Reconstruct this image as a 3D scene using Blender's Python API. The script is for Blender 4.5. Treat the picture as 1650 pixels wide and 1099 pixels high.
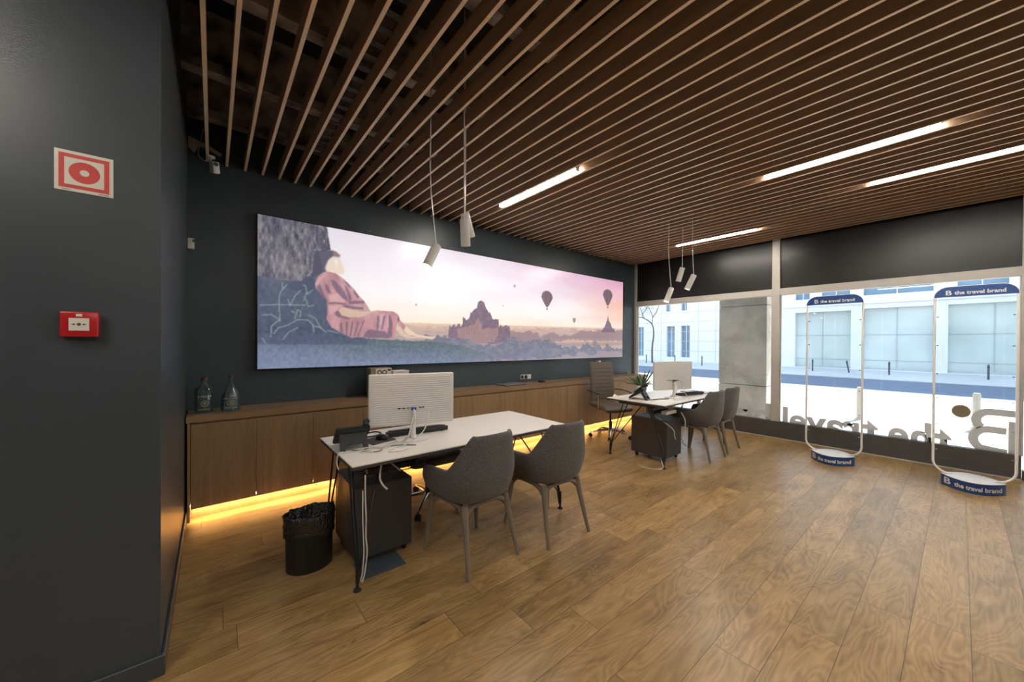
import bpy, bmesh, math, random
import numpy as np
from mathutils import Vector, Matrix
PI = math.pi
random.seed(7)
S = bpy.context.scene
COL = S.collection
for o in list(bpy.data.objects):
    bpy.data.objects.remove(o)

# ---------------------------------------------------------------- camera
F_PX, YAW, PITCH, ROLL, SHIFT_PX = 589.48, 0.684923, -0.0057565, 0.0061757, 6.409
CAM_H = 1.45
cam = bpy.data.cameras.new('camera')
cam.sensor_fit = 'HORIZONTAL'
cam.sensor_width = 36.0
cam.lens = F_PX * 36.0 / 1650
cam.shift_y = SHIFT_PX / 1650
cam.clip_start = 0.02
cam.clip_end = 300
camo = bpy.data.objects.new('camera', cam)
COL.objects.link(camo)
Fw = Vector((math.sin(YAW) * math.cos(PITCH), math.cos(YAW) * math.cos(PITCH), math.sin(PITCH)))
R0 = Vector((math.cos(YAW), -math.sin(YAW), 0))
U0 = R0.cross(Fw)
R1 = R0 * math.cos(ROLL) + U0 * math.sin(ROLL)
U1 = -R0 * math.sin(ROLL) + U0 * math.cos(ROLL)
M = Matrix((R1, U1, -Fw)).transposed().to_4x4()
M.translation = Vector((0, 0, CAM_H))
camo.matrix_world = M
S.camera = camo

# ---------------------------------------------------------------- sky, sun, exposure
S.view_settings.view_transform = 'Standard'
S.view_settings.look = 'None'
S.view_settings.gamma = 1.0
S.view_settings.use_curve_mapping = False
S.view_settings.exposure = 0.0
SKY = 2.6
SUN = 22.0
LAMP = 135.0
MURAL = 0.84
SPOT = 9.0
W = bpy.data.worlds.new('street_sky')
S.world = W
W.use_nodes = True
wn = W.node_tree
wn.nodes.clear()
wo = wn.nodes.new('ShaderNodeOutputWorld')
wb = wn.nodes.new('ShaderNodeBackground')
wr = wn.nodes.new('ShaderNodeValToRGB')
wt = wn.nodes.new('ShaderNodeTexCoord')
ws = wn.nodes.new('ShaderNodeSeparateXYZ')
wr.color_ramp.elements[0].position = 0.0
wr.color_ramp.elements[0].color = (0.94, 0.97, 1.0, 1)
wr.color_ramp.elements[1].position = 0.7
wr.color_ramp.elements[1].color = (0.50, 0.70, 1.0, 1)
wn.links.new(wt.outputs['Generated'], ws.inputs[0])
wn.links.new(ws.outputs['Z'], wr.inputs[0])
wn.links.new(wr.outputs[0], wb.inputs[0])
wb.inputs[1].default_value = SKY
wn.links.new(wb.outputs[0], wo.inputs[0])
sd = bpy.data.lights.new('sun', 'SUN')
sd.energy = SUN
sd.angle = 0.01
sd.color = (1.0, 0.95, 0.88)
so = bpy.data.objects.new('sun', sd)
so.rotation_euler = Vector((0.64, -0.12, 0.76)).to_track_quat('Z', 'Y').to_euler()
so.location = (20, 0, 25)
COL.objects.link(so)

# ---------------------------------------------------------------- geometry helpers
def BM():
    return bmesh.new()

def bx(bm, x0, x1, y0, y1, z0, z1, bev=0.0, seg=1):
    vs = [bm.verts.new((x, y, z)) for z in (z0, z1) for (x, y) in ((x0, y0), (x1, y0), (x1, y1), (x0, y1))]
    fs = [bm.faces.new([vs[i] for i in q]) for q in ((3, 2, 1, 0), (4, 5, 6, 7), (0, 1, 5, 4), (1, 2, 6, 5), (2, 3, 7, 6), (3, 0, 4, 7))]
    if bev > 0:
        es = list({e for f in fs for e in f.edges})
        bmesh.ops.bevel(bm, geom=es, offset=bev, segments=seg, affect='EDGES', profile=0.5)
    return bm

def frame_at(d, ref=None):
    d = d.normalized()
    a = Vector((0, 0, 1)) if abs(d.z) < 0.95 else Vector((1, 0, 0))
    u = d.cross(a).normalized()
    v = d.cross(u).normalized()
    return u, v

def tube(bm, pts, r, seg=10, cap=True, flat=1.0):
    pts = [Vector(p) for p in pts]
    n = len(pts)
    rs = list(r) if isinstance(r, (list, tuple)) else [r] * n
    rings = []
    u = None
    for i, p in enumerate(pts):
        if i == 0:
            d = pts[1] - pts[0]
        elif i == n - 1:
            d = pts[-1] - pts[-2]
        else:
            d = (pts[i + 1] - p).normalized() + (p - pts[i - 1]).normalized()
        d.normalize()
        if u is None:
            u, v = frame_at(d)
        else:
            u = (u - d * u.dot(d)).normalized()
            v = d.cross(u).normalized()
        rings.append([bm.verts.new(p + (u * math.cos(2 * PI * k / seg) + v * math.sin(2 * PI * k / seg) * flat) * rs[i]) for k in range(seg)])
    for a, b in zip(rings, rings[1:]):
        for k in range(seg):
            bm.faces.new((a[k], a[(k + 1) % seg], b[(k + 1) % seg], b[k]))
    if cap:
        bm.faces.new(list(reversed(rings[0])))
        bm.faces.new(rings[-1])
    return bm

def smooth_path(pts, sub=6):
    """Catmull-Rom through the points"""
    P = [Vector(p) for p in pts]
    P = [P[0] * 2 - P[1]] + P + [P[-1] * 2 - P[-2]]
    out = []
    for i in range(1, len(P) - 2):
        for k in range(sub):
            t = k / sub
            a, b, c, d = P[i - 1], P[i], P[i + 1], P[i + 2]
            out.append(0.5 * ((2 * b) + (c - a) * t + (2 * a - 5 * b + 4 * c - d) * t * t + (3 * b - a - 3 * c + d) * t ** 3))
    out.append(P[-2])
    return out

def lathe(bm, prof, seg=24, c=(0, 0, 0), sx=1.0, sy=1.0):
    rings = []
    for r, z in prof:
        if r < 1e-6:
            rings.append([bm.verts.new((c[0], c[1], c[2] + z))])
        else:
            rings.append([bm.verts.new((c[0] + r * sx * math.cos(2 * PI * k / seg), c[1] + r * sy * math.sin(2 * PI * k / seg), c[2] + z)) for k in range(seg)])
    for a, b in zip(rings, rings[1:]):
        for k in range(seg):
            k2 = (k + 1) % seg
            if len(a) == 1 and len(b) == 1:
                continue
            if len(a) == 1:
                bm.faces.new((a[0], b[k2], b[k]))
            elif len(b) == 1:
                bm.faces.new((a[k], a[k2], b[0]))
            else:
                bm.faces.new((a[k], a[k2], b[k2], b[k]))
    return bm

def prism(bm, poly, z0, z1, axis='z'):
    """extrude a 2D polygon between two values of an axis"""
    def mk(p, h):
        return {'z': (p[0], p[1], h), 'y': (p[0], h, p[1]), 'x': (h, p[0], p[1])}[axis]
    a = [bm.verts.new(mk(p, z0)) for p in poly]
    b = [bm.verts.new(mk(p, z1)) for p in poly]
    n = len(poly)
    for i in range(n):
        bm.faces.new((a[i], a[(i + 1) % n], b[(i + 1) % n], b[i]))
    f1 = bm.faces.new(list(reversed(a)))
    f2 = bm.faces.new(b)
    bmesh.ops.triangulate(bm, faces=[f for f in (f1, f2) if len(f.verts) > 4])
    return bm

def xf(bm, mat):
    bmesh.ops.transform(bm, matrix=mat, verts=bm.verts)
    return bm

def rot_z(bm, a, c=(0, 0, 0)):
    return xf(bm, Matrix.Translation(c) @ Matrix.Rotation(a, 4, 'Z') @ Matrix.Translation(-Vector(c)))

def obj(name, bm, m, parent=None, smooth=True, ang=35, label=None, subsurf=0, solid=0.0, weld=False):
    if weld:
        bmesh.ops.remove_doubles(bm, verts=bm.verts, dist=1e-5)
    bmesh.ops.recalc_face_normals(bm, faces=bm.faces)
    me = bpy.data.meshes.new(name)
    bm.to_mesh(me)
    bm.free()
    o = bpy.data.objects.new(name, me)
    COL.objects.link(o)
    if m is not None:
        me.materials.append(m)
    if smooth:
        me.polygons.foreach_set('use_smooth', [True] * len(me.polygons))
        if not subsurf:
            try:
                me.set_sharp_from_angle(angle=math.radians(ang))
            except Exception:
                pass
    if parent is not None:
        o.parent = parent
    if solid:
        s = o.modifiers.new('solid', 'SOLIDIFY')
        s.thickness = solid
        s.offset = 0
    if subsurf:
        s = o.modifiers.new('sub', 'SUBSURF')
        s.levels = subsurf
        s.render_levels = subsurf
    if label:
        o['label'] = label
    return o

def thing(name, label, cat, loc=(0, 0, 0), rz=0.0, group=None, kind=None):
    o = bpy.data.objects.new(name, None)
    o.empty_display_size = 0.05
    COL.objects.link(o)
    o.location = loc
    o.rotation_euler = (0, 0, rz)
    return tag(o, label, cat, group, kind)

def tag(o, label=None, cat=None, group=None, kind=None):
    if label: o['label'] = label
    if cat: o['category'] = cat
    if group: o['group'] = group
    if kind: o['kind'] = kind
    return o

def struct(name, bm, m, parent=None, smooth=False):
    o = obj(name, bm, m, parent, smooth=smooth)
    if parent is None:
        o['kind'] = 'structure'
    return o

def dup(root, loc, rz, label, group=None):
    r = root.copy(); COL.objects.link(r)
    r.location = loc; r.rotation_euler = (0, 0, rz)
    r['label'] = label
    if group: r['group'] = group
    for ch in list(root.children):
        c = ch.copy(); COL.objects.link(c); c.parent = r
        for g in list(ch.children):
            d = g.copy(); COL.objects.link(d); d.parent = c
    return r

def text_bm(body, width, height, bold=0.0, mirror=False):
    """text as a flat mesh scaled to width x cap height in the XY plane, origin at left baseline"""
    cu = bpy.data.curves.new('lettering', 'FONT')
    cu.body = body
    cu.offset = bold
    cu.resolution_u = 4
    to = bpy.data.objects.new('lettering', cu)
    COL.objects.link(to)
    bpy.context.view_layer.update()
    dg = bpy.context.evaluated_depsgraph_get()
    me = bpy.data.meshes.new_from_object(to.evaluated_get(dg))
    bpy.data.objects.remove(to)
    bpy.data.curves.remove(cu)
    bm = BM()
    bm.from_mesh(me)
    bpy.data.meshes.remove(me)
    xs = [v.co.x for v in bm.verts]; ys = [v.co.y for v in bm.verts]
    x0, x1, y1 = min(xs), max(xs), max(ys)
    for v in bm.verts:
        v.co.x = (v.co.x - x0) / (x1 - x0) * width
        v.co.y = v.co.y / y1 * height
        v.co.z = 0
    return bm

def extrude_flat(bm, d):
    """give flat lettering a thickness d along +z"""
    r = bmesh.ops.extrude_face_region(bm, geom=list(bm.faces))
    vs = [e for e in r['geom'] if isinstance(e, bmesh.types.BMVert)]
    bmesh.ops.translate(bm, verts=vs, vec=(0, 0, d))
    return bm

# ---------------------------------------------------------------- material helpers
def lin(c):
    return tuple(((x / 255) / 12.92 if x / 255 <= 0.04045 else ((x / 255 + 0.055) / 1.055) ** 2.4) for x in c)

class MT:
    def __init__(self, name):
        self.m = bpy.data.materials.new(name)
        self.m.use_nodes = True
        self.t = self.m.node_tree
        self.b = self.t.nodes['Principled BSDF']
        self.out = self.t.nodes['Material Output']
    def n(self, kind, **kw):
        nd = self.t.nodes.new(kind)
        for k, v in kw.items():
            if isinstance(k, str) and hasattr(nd, k):
                setattr(nd, k, v)
        return nd
    def l(self, a, b):
        self.t.links.new(a, b)
    def coord(self, scale=(1, 1, 1), rot=(0, 0, 0), kind='Object', loc=(0, 0, 0)):
        tc = self.n('ShaderNodeTexCoord')
        mp = self.n('ShaderNodeMapping')
        mp.inputs['Scale'].default_value = scale
        mp.inputs['Rotation'].default_value = rot
        mp.inputs['Location'].default_value = loc
        self.l(tc.outputs[kind], mp.inputs[0])
        return mp.outputs[0]
    def noise(self, vec, scale, detail=4, rough=0.5, dist=0.0):
        t = self.n('ShaderNodeTexNoise')
        t.inputs['Scale'].default_value = scale
        t.inputs['Detail'].default_value = detail
        t.inputs['Roughness'].default_value = rough
        t.inputs['Distortion'].default_value = dist
        self.l(vec, t.inputs['Vector'])
        return t.outputs['Fac']
    def ramp(self, fac, stops):
        r = self.n('ShaderNodeValToRGB')
        e = r.color_ramp.elements
        while len(e) < len(stops):
            e.new(0.5)
        for i, (p, c) in enumerate(stops):
            e[i].position = p
            e[i].color = (*c, 1) if len(c) == 3 else c
        self.l(fac, r.inputs[0])
        return r.outputs[0]
    def math(self, op, a, b=None, c=None, clamp=False):
        m = self.n('ShaderNodeMath')
        m.operation = op
        m.use_clamp = clamp
        for i, v in enumerate((a, b, c)):
            if v is None: continue
            if isinstance(v, (int, float)): m.inputs[i].default_value = v
            else: self.l(v, m.inputs[i])
        return m.outputs[0]
    def mix(self, fac, a, b, mode='MIX'):
        m = self.n('ShaderNodeMix')
        m.data_type = 'RGBA'
        m.blend_type = mode
        for i, v in ((0, fac), (6, a), (7, b)):
            if isinstance(v, (int, float)): m.inputs[i].default_value = v
            elif isinstance(v, tuple): m.inputs[i].default_value = (*v, 1)
            else: self.l(v, m.inputs[i])
        return m.outputs[2]
    def bump(self, h, strength=0.2, dist=0.002):
        b = self.n('ShaderNodeBump')
        b.inputs['Strength'].default_value = strength
        b.inputs['Distance'].default_value = dist
        self.l(h, b.inputs['Height'])
        self.l(b.outputs[0], self.b.inputs['Normal'])
    def set(self, **kw):
        for k, v in kw.items():
            i = self.b.inputs[k.replace('_', ' ')]
            if isinstance(v, (int, float, tuple)): i.default_value = v if not isinstance(v, tuple) or len(v) == 4 else (*v, 1)
            else: self.l(v, i)
        return self

def plain(name, c, rough=0.5, metal=0.0, spec=0.5, var=0.06, scale=8.0, bump=0.0):
    """flat colour with a faint procedural variation"""
    m = MT(name)
    v = m.coord()
    f = m.noise(v, scale, 3)
    a = tuple(x * (1 - var) for x in c); b = tuple(min(1, x * (1 + var)) for x in c)
    m.set(Base_Color=m.ramp(f, [(0.3, a), (0.7, b)]), Roughness=rough, Metallic=metal, Specular_IOR_Level=spec)
    if bump:
        m.bump(m.noise(v, scale * 30, 2), bump, 0.001)
    return m.m

def emit(name, c, s):
    m = MT(name)
    m.set(Base_Color=c, Emission_Color=c, Emission_Strength=float(s))
    return m.m

def wood(name, dark, mid, light, axis='z', scale=1.0, rough=0.45, tight=14.0, bump=0.15):
    m = MT(name)
    st = {'x': (0.9, tight, tight), 'y': (tight, 0.9, tight), 'z': (tight, tight, 0.9)}[axis]
    v = m.coord(tuple(s * scale for s in st))
    oi = m.n('ShaderNodeObjectInfo')
    add = m.n('ShaderNodeVectorMath'); add.operation = 'MULTIPLY_ADD'
    m.l(v, add.inputs[0]); add.inputs[1].default_value = (1, 1, 1)
    cx = m.n('ShaderNodeCombineXYZ')
    r = m.math('MULTIPLY', oi.outputs['Random'], 40.0)
    m.l(r, cx.inputs[0]); m.l(r, cx.inputs[1]); m.l(r, cx.inputs[2])
    m.l(cx.outputs[0], add.inputs[2])
    vv = add.outputs[0]
    f1 = m.noise(vv, 1.0, 5, 0.6, 1.2)
    f2 = m.noise(vv, 6.0, 3, 0.7, 0.0)
    f = m.math('ADD', m.math('MULTIPLY', f1, 0.7), m.math('MULTIPLY', f2, 0.3))
    m.set(Base_Color=m.ramp(f, [(0.32, dark), (0.5, mid), (0.68, light)]), Roughness=rough)
    m.bump(f2, bump, 0.001)
    return m.m

# ---------------------------------------------------------------- materials
def wall_paint(name, c, rough, stretch=(6, 6, 60)):
    m = MT(name)
    f = m.noise(m.coord((1.5, 1.5, 1.5)), 2.0, 4)
    m.set(Base_Color=m.ramp(f, [(0.3, tuple(x * 0.92 for x in c)), (0.7, tuple(x * 1.08 for x in c))]), Roughness=rough)
    m.bump(m.noise(m.coord(stretch), 8.0, 3), 0.25, 0.0015)
    return m.m
M_PAINT = wall_paint('dark_blue_grey_paint', (0.047, 0.058, 0.066), 0.34)
M_PAINT2 = wall_paint('dark_blue_grey_satin_paint', (0.048, 0.068, 0.080), 0.36)
M_SOFFIT = plain('blackened_concrete', (0.022, 0.025, 0.03), 0.85, var=0.7, scale=3.0)
M_BEAM = plain('dusty_dark_beam', (0.30, 0.285, 0.27), 0.85, var=0.8, scale=6.0)
M_TRAY = plain('galvanised_dark', (0.10, 0.095, 0.09), 0.6, metal=0.4, var=0.4, scale=40)
M_SLAT = wood('walnut_slat', (0.31, 0.200, 0.128), (0.38, 0.252, 0.165), (0.45, 0.305, 0.205), 'y', 1.0, 0.42, 16, 0.08)
M_SLATLIT = wood('light_lifted_slat_underside', (0.68, 0.51, 0.35), (0.78, 0.60, 0.42), (0.86, 0.68, 0.50), 'y', 1.0, 0.42, 16, 0.05)  # slat undersides: light from below put into a paler wood colour
M_OAK = wood('oak_veneer', (0.235, 0.145, 0.072), (0.30, 0.190, 0.098), (0.37, 0.240, 0.130), 'z', 1.0, 0.38, 15, 0.12)
M_OAKTOP = wood('oak_worktop', (0.235, 0.140, 0.070), (0.30, 0.185, 0.095), (0.37, 0.235, 0.125), 'x', 1.0, 0.33, 15, 0.1)
M_ALU = plain('champagne_aluminium', (0.47, 0.445, 0.40), 0.42, metal=0.0, var=0.03)
M_SILL = plain('dark_grey_film', (0.075, 0.075, 0.074), 0.25, var=0.1, scale=3)
M_BLIND = plain('dark_tinted_panel', (0.011, 0.0105, 0.010), 0.33, spec=0.38, var=0.1, scale=2)
def vinyl_mat():
    m = MT('grey_vinyl')
    d = m.n('ShaderNodeBsdfDiffuse'); d.inputs[0].default_value = (0.42, 0.375, 0.345, 1)
    t_ = m.n('ShaderNodeBsdfTranslucent'); t_.inputs[0].default_value = (0.44, 0.40, 0.375, 1)
    mx = m.n('ShaderNodeMixShader'); mx.inputs[0].default_value = 0.35
    m.t.nodes.remove(m.b)
    m.l(d.outputs[0], mx.inputs[1]); m.l(t_.outputs[0], mx.inputs[2]); m.l(mx.outputs[0], m.out.inputs[0])
    return m.m
M_LETTER = vinyl_mat()
M_GOLD = plain('bronze_vinyl', (0.40, 0.31, 0.18), 0.5)
M_WHITE = plain('white_plastic', (0.72, 0.70, 0.67), 0.3, var=0.02)
M_DESK = plain('white_laminate', (0.80, 0.76, 0.71), 0.34, var=0.015)
M_DESKEDGE = plain('dark_desk_edge', (0.05, 0.042, 0.040), 0.5)
M_BLACKMETAL = plain('black_powder_metal', (0.022, 0.023, 0.025), 0.35, metal=0.3, var=0.1)
M_PED = plain('anthracite_steel', (0.040, 0.038, 0.037), 0.45, metal=0.0, var=0.06, bump=0.04)
M_BLACK = plain('black_plastic', (0.012, 0.012, 0.013), 0.38)
M_RUBBER = plain('black_rubber', (0.015, 0.015, 0.015), 0.7)
M_CHROME = plain('polished_aluminium', (0.62, 0.61, 0.60), 0.16, metal=1.0, var=0.02)
M_PHONE = plain('slate_phone_plastic', (0.010, 0.014, 0.016), 0.45)
M_SCREEN = plain('phone_screen', (0.05, 0.06, 0.06), 0.1)
M_CABLE = plain('white_cable', (0.62, 0.60, 0.56), 0.45)
M_DCABLE = plain('black_cable', (0.02, 0.02, 0.02), 0.45)
M_BLUE = plain('display_blue', (0.012, 0.055, 0.20), 0.32, var=0.03)
M_NAVY = plain('vga_blue', (0.02, 0.04, 0.30), 0.4)
M_TUBE = plain('white_tube', (0.78, 0.77, 0.75), 0.25, var=0.01)
M_TAUPE = plain('taupe_lacquer', (0.20, 0.168, 0.132), 0.34, var=0.04)
M_RED = plain('red_plastic', (0.42, 0.018, 0.022), 0.22, var=0.03)
M_SIGNRED = plain('sign_red', (0.55, 0.05, 0.045), 0.45, var=0.03)
M_SIGNWHITE = plain('sign_cream', (0.66, 0.63, 0.54), 0.5, var=0.03)
M_KEYS = plain('keycap_black', (0.02, 0.019, 0.02), 0.45)
M_MAT = plain('mousepad_brown', (0.055, 0.045, 0.045), 0.8)
M_SHEET = plain('blue_grey_sheet', (0.070, 0.085, 0.105), 0.28)
M_CARD = plain('kraft_box', (0.30, 0.22, 0.15), 0.7, var=0.1)
M_INK = plain('dark_print', (0.05, 0.045, 0.04), 0.6)
M_PAPER = plain('paper', (0.70, 0.66, 0.60), 0.6)
M_LEAF = plain('leaf_green', (0.05, 0.11, 0.03), 0.45, var=0.4, scale=20)
M_POT = plain('white_ceramic', (0.80, 0.78, 0.74), 0.25, var=0.02)
M_TAN = plain('tan_leather', (0.110, 0.086, 0.060), 0.45, var=0.05)
M_CREAM = plain('bottle_print', (0.42, 0.40, 0.28), 0.6)
M_CAP = plain('brown_cork_cap', (0.06, 0.03, 0.025), 0.5)
M_LAMPON = emit('lit_diffuser', (1.0, 0.94, 0.85), LAMP)
M_BULB = emit('lit_spot_lens', (1.0, 0.90, 0.72), 30.0)
M_LED = emit('warm_led_strip', (1.0, 0.74, 0.33), 125.0)

def fabric():
    m = MT('grey_honeycomb_fabric')
    v = m.coord((1, 1, 1))
    vo = m.n('ShaderNodeTexVoronoi'); vo.inputs['Scale'].default_value = 95
    m.l(v, vo.inputs['Vector'])
    f = m.noise(v, 30, 2)
    c = m.ramp(vo.outputs['Distance'], [(0.1, (0.150, 0.142, 0.138)), (0.7, (0.090, 0.085, 0.083))])
    m.set(Base_Color=m.mix(m.math('MULTIPLY', f, 0.3), c, (0.11, 0.104, 0.10)), Roughness=0.8, Sheen_Weight=0.15, Specular_IOR_Level=0.3)
    m.bump(vo.outputs['Distance'], -0.35, 0.003)
    return m.m
M_FABRIC = fabric()

def floor_mat():
    m = MT('oak_laminate_planks')
    tc = m.n('ShaderNodeTexCoord')
    sp = m.n('ShaderNodeSeparateXYZ'); m.l(tc.outputs['Object'], sp.inputs[0])
    x, y = sp.outputs[0], sp.outputs[1]
    ry = m.math('DIVIDE', m.math('ADD', y, 0.047 + 0.198 * 40), 0.198)
    row = m.math('FLOOR', ry)
    fy = m.math('SUBTRACT', ry, row)
    wn1 = m.n('ShaderNodeTexWhiteNoise'); wn1.noise_dimensions = '1D'; m.l(row, wn1.inputs['W'])
    rx = m.math('DIVIDE', m.math('ADD', m.math('ADD', x, 30.0), m.math('MULTIPLY', wn1.outputs['Value'], 1.38)), 1.38)
    cx = m.math('FLOOR', rx)
    fx = m.math('SUBTRACT', rx, cx)
    cid = m.n('ShaderNodeCombineXYZ'); m.l(row, cid.inputs[0]); m.l(cx, cid.inputs[1])
    wn2 = m.n('ShaderNodeTexWhiteNoise'); wn2.noise_dimensions = '2D'; m.l(cid.outputs[0], wn2.inputs['Vector'])
    seed = m.math('MULTIPLY', wn2.outputs['Value'], 60.0)
    # grain domain: stretched along x, shifted per plank
    gv = m.n('ShaderNodeCombineXYZ')
    m.l(m.math('MULTIPLY', x, 1.3), gv.inputs[0]); m.l(m.math('MULTIPLY', y, 6.5), gv.inputs[1]); m.l(seed, gv.inputs[2])
    n1 = m.noise(gv.outputs[0], 1.0, 2, 0.45, 0.6)
    rings = m.math('SINE', m.math('MULTIPLY', n1, 110.0))
    rings = m.math('MULTIPLY_ADD', rings, 0.5, 0.5)
    gv2 = m.n('ShaderNodeCombineXYZ')
    m.l(m.math('MULTIPLY', x, 3.0), gv2.inputs[0]); m.l(m.math('MULTIPLY', y, 70.0), gv2.inputs[1]); m.l(seed, gv2.inputs[2])
    n2 = m.noise(gv2.outputs[0], 1.0, 4, 0.65, 0.3)
    gv3 = m.n('ShaderNodeCombineXYZ')
    m.l(m.math('MULTIPLY', x, 1.6), gv3.inputs[0]); m.l(m.math('MULTIPLY', y, 5.0), gv3.inputs[1]); m.l(seed, gv3.inputs[2])
    n3 = m.noise(gv3.outputs[0], 1.6, 3, 0.6, 0.5)
    # knots
    kv = m.n('ShaderNodeCombineXYZ')
    m.l(m.math('MULTIPLY', x, 1.0), kv.inputs[0]); m.l(m.math('MULTIPLY', y, 1.9), kv.inputs[1]); m.l(seed, kv.inputs[2])
    ns = m.n('ShaderNodeTexNoise'); ns.inputs['Scale'].default_value = 9; m.l(kv.outputs[0], ns.inputs['Vector'])
    va = m.n('ShaderNodeVectorMath'); va.operation = 'SCALE'; m.l(ns.outputs['Color'], va.inputs[0]); va.inputs['Scale'].default_value = 0.014
    vb = m.n('ShaderNodeVectorMath'); vb.operation = 'ADD'; m.l(kv.outputs[0], vb.inputs[0]); m.l(va.outputs[0], vb.inputs[1])
    vo = m.n('ShaderNodeTexVoronoi'); vo.inputs['Scale'].default_value = 2.1; m.l(vb.outputs[0], vo.inputs['Vector'])
    knot = m.ramp(vo.outputs['Distance'], [(0.02, (1, 1, 1)), (0.10, (0.4, 0.4, 0.4)), (0.26, (0, 0, 0))])
    g = m.math('ADD', m.math('MULTIPLY', rings, 0.12), m.math('ADD', m.math('MULTIPLY', n2, 0.34), m.math('MULTIPLY', n3, 0.56)))
    base = m.ramp(g, [(0.30, (0.19, 0.108, 0.038)), (0.50, (0.345, 0.212, 0.083)), (0.70, (0.46, 0.300, 0.135))])
    tint = m.ramp(wn2.outputs['Value'], [(0.0, (0.80, 0.79, 0.78)), (0.5, (1, 1, 1)), (1.0, (1.14, 1.12, 1.08))])
    c = m.mix(1.0, base, tint, 'MULTIPLY')
    c = m.mix(m.math('MULTIPLY', knot, 0.85), c, (0.10, 0.055, 0.025))
    def edge(f, w):
        return m.math('LESS_THAN', m.math('MINIMUM', f, m.math('SUBTRACT', 1.0, f)), w)
    e = m.math('MAXIMUM', edge(fy, 0.008), edge(fx, 0.0012))
    c = m.mix(m.math('MULTIPLY', e, 0.75), c, (0.055, 0.028, 0.012))
    rgh = m.math('MULTIPLY_ADD', n3, 0.06, 0.285)
    m.set(Base_Color=c, Roughness=rgh, Specular_IOR_Level=0.5)
    h = m.math('SUBTRACT', m.math('MULTIPLY', n2, 0.04), e)
    m.bump(h, 0.25, 0.0015)
    return m.m
M_FLOOR = floor_mat()

def glass_mat(name, tint=(0.96, 0.98, 0.97), refl=0.05, rough=0.0):
    m = MT(name)
    t = m.t
    t.nodes.remove(m.b)
    tr = m.n('ShaderNodeBsdfTransparent'); tr.inputs[0].default_value = (*tint, 1)
    gl = m.n('ShaderNodeBsdfGlossy'); gl.inputs['Roughness'].default_value = rough
    fr = m.n('ShaderNodeFresnel'); fr.inputs[0].default_value = 1.45
    mx = m.n('ShaderNodeMixShader')
    m.l(m.math('MULTIPLY', fr.outputs[0], refl * 20), mx.inputs[0])
    m.l(tr.outputs[0], mx.inputs[1]); m.l(gl.outputs[0], mx.inputs[2])
    m.l(mx.outputs[0], m.out.inputs[0])
    return m.m
M_GLASS = glass_mat('clear_window_glass', (0.97, 0.985, 0.98), 0.04)
M_PETG = glass_mat('clear_display_film', (0.97, 0.975, 0.97), 0.03, 0.05)
M_BOTTLE = glass_mat('aqua_bottle_glass', (0.85, 0.93, 0.91), 0.10, 0.02)
def _tint_bottle():
    t = M_BOTTLE.node_tree
    out = t.nodes['Material Output']; src = out.inputs[0].links[0].from_socket
    d = t.nodes.new('ShaderNodeBsdfDiffuse'); d.inputs[0].default_value = (0.20, 0.34, 0.32, 1)
    mx = t.nodes.new('ShaderNodeMixShader'); mx.inputs[0].default_value = 0.08
    t.links.new(src, mx.inputs[1]); t.links.new(d.outputs[0], mx.inputs[2]); t.links.new(mx.outputs[0], out.inputs[0])
_tint_bottle()

# ---------------------------------------------------------------- the room
WY = 4.27      # mural wall
WX = 6.75      # window wall
SX = -0.175    # side of the left wall block
SY = 2.185     # front of the left wall block
ZS = 3.050     # underside of the ceiling slats
ZC = 3.80
struct('floor', bx(BM(), -4.0, WX + 0.12, -4.2, WY, -0.12, 0.0), M_FLOOR)
struct('ceiling', bx(BM(), -4.0, WX + 0.12, -4.2, WY, ZC, ZC + 0.1), M_SOFFIT)
struct('wall_back', bx(BM(), SX - 0.2, WX + 0.12, WY, WY + 0.15, 0, ZC), M_PAINT2)
b = bx(BM(), -4.0, SX, SY, WY, 0, ZC)
struct('wall_left', b, M_PAINT)
struct('wall_far_left', bx(BM(), -4.15, -4.0, -4.2, SY, 0, ZC), M_PAINT)
struct('wall_front', bx(BM(), -4.0, WX + 0.12, -4.35, -4.2, 0, ZC), M_PAINT)
b = BM()
bx(b, -4.0, SX + 0.014, SY - 0.014, SY, 0, 0.088, 0.003)
bx(b, SX, SX + 0.014, SY, 3.86, 0, 0.088, 0.003)
struct('baseboard_left', b, M_PAINT)
# window wall: dark lower panel, dark upper panel, champagne aluminium framing, glass
b = BM()
bx(b, WX, WX + 0.10, -0.43, WY, 0.0, 0.262, 0.003)
bx(b, WX + 0.02, WX + 0.10, -4.2, -0.435, 0.0, 0.10)
struct('wall_right', b, M_SILL)
b = BM()
bx(b, WX + 0.03, WX + 0.10, -4.2, WY, 2.31, ZC)
struct('wall_right_upper', b, M_BLIND)
b = BM()
bx(b, WX - 0.10, WX - 0.005, -4.2, WY, ZS + 0.030, ZS + 0.12)
struct('trim_1', b, M_PAINT)
struct('trim_2', bx(BM(), WX - 0.012, WX, -0.43, WY, 0.0, 0.012), M_ALU)
def win(name, y0, y1, z0=0.262, z1=2.21, jamb_lo=0.05, jamb_hi=0.05):
    t = obj(name, bx(BM(), WX + 0.045, WX + 0.055, y0, y1, z0, z1), M_GLASS, smooth=False)
    t['kind'] = 'structure'
    f = BM()
    bx(f, WX, WX + 0.10, y0, y1, 2.21, 2.312, 0.002)
    if jamb_hi: bx(f, WX - 0.001, WX + 0.10, y1, y1 + jamb_hi, z0, ZS + 0.03, 0.002)
    if jamb_lo: bx(f, WX - 0.001, WX + 0.10, y0 - jamb_lo, y0, z0, ZS + 0.03, 0.002)
    bx(f, WX + 0.035, WX + 0.07, y0, y0 + 0.012, z0, z1)
    bx(f, WX + 0.035, WX + 0.07, y1 - 0.012, y1, z0, z1)
    obj('window_frame', f, M_ALU, t, smooth=False)
    return t
win('window_1', 1.862, WY - 0.05, jamb_lo=0.102)
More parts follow.
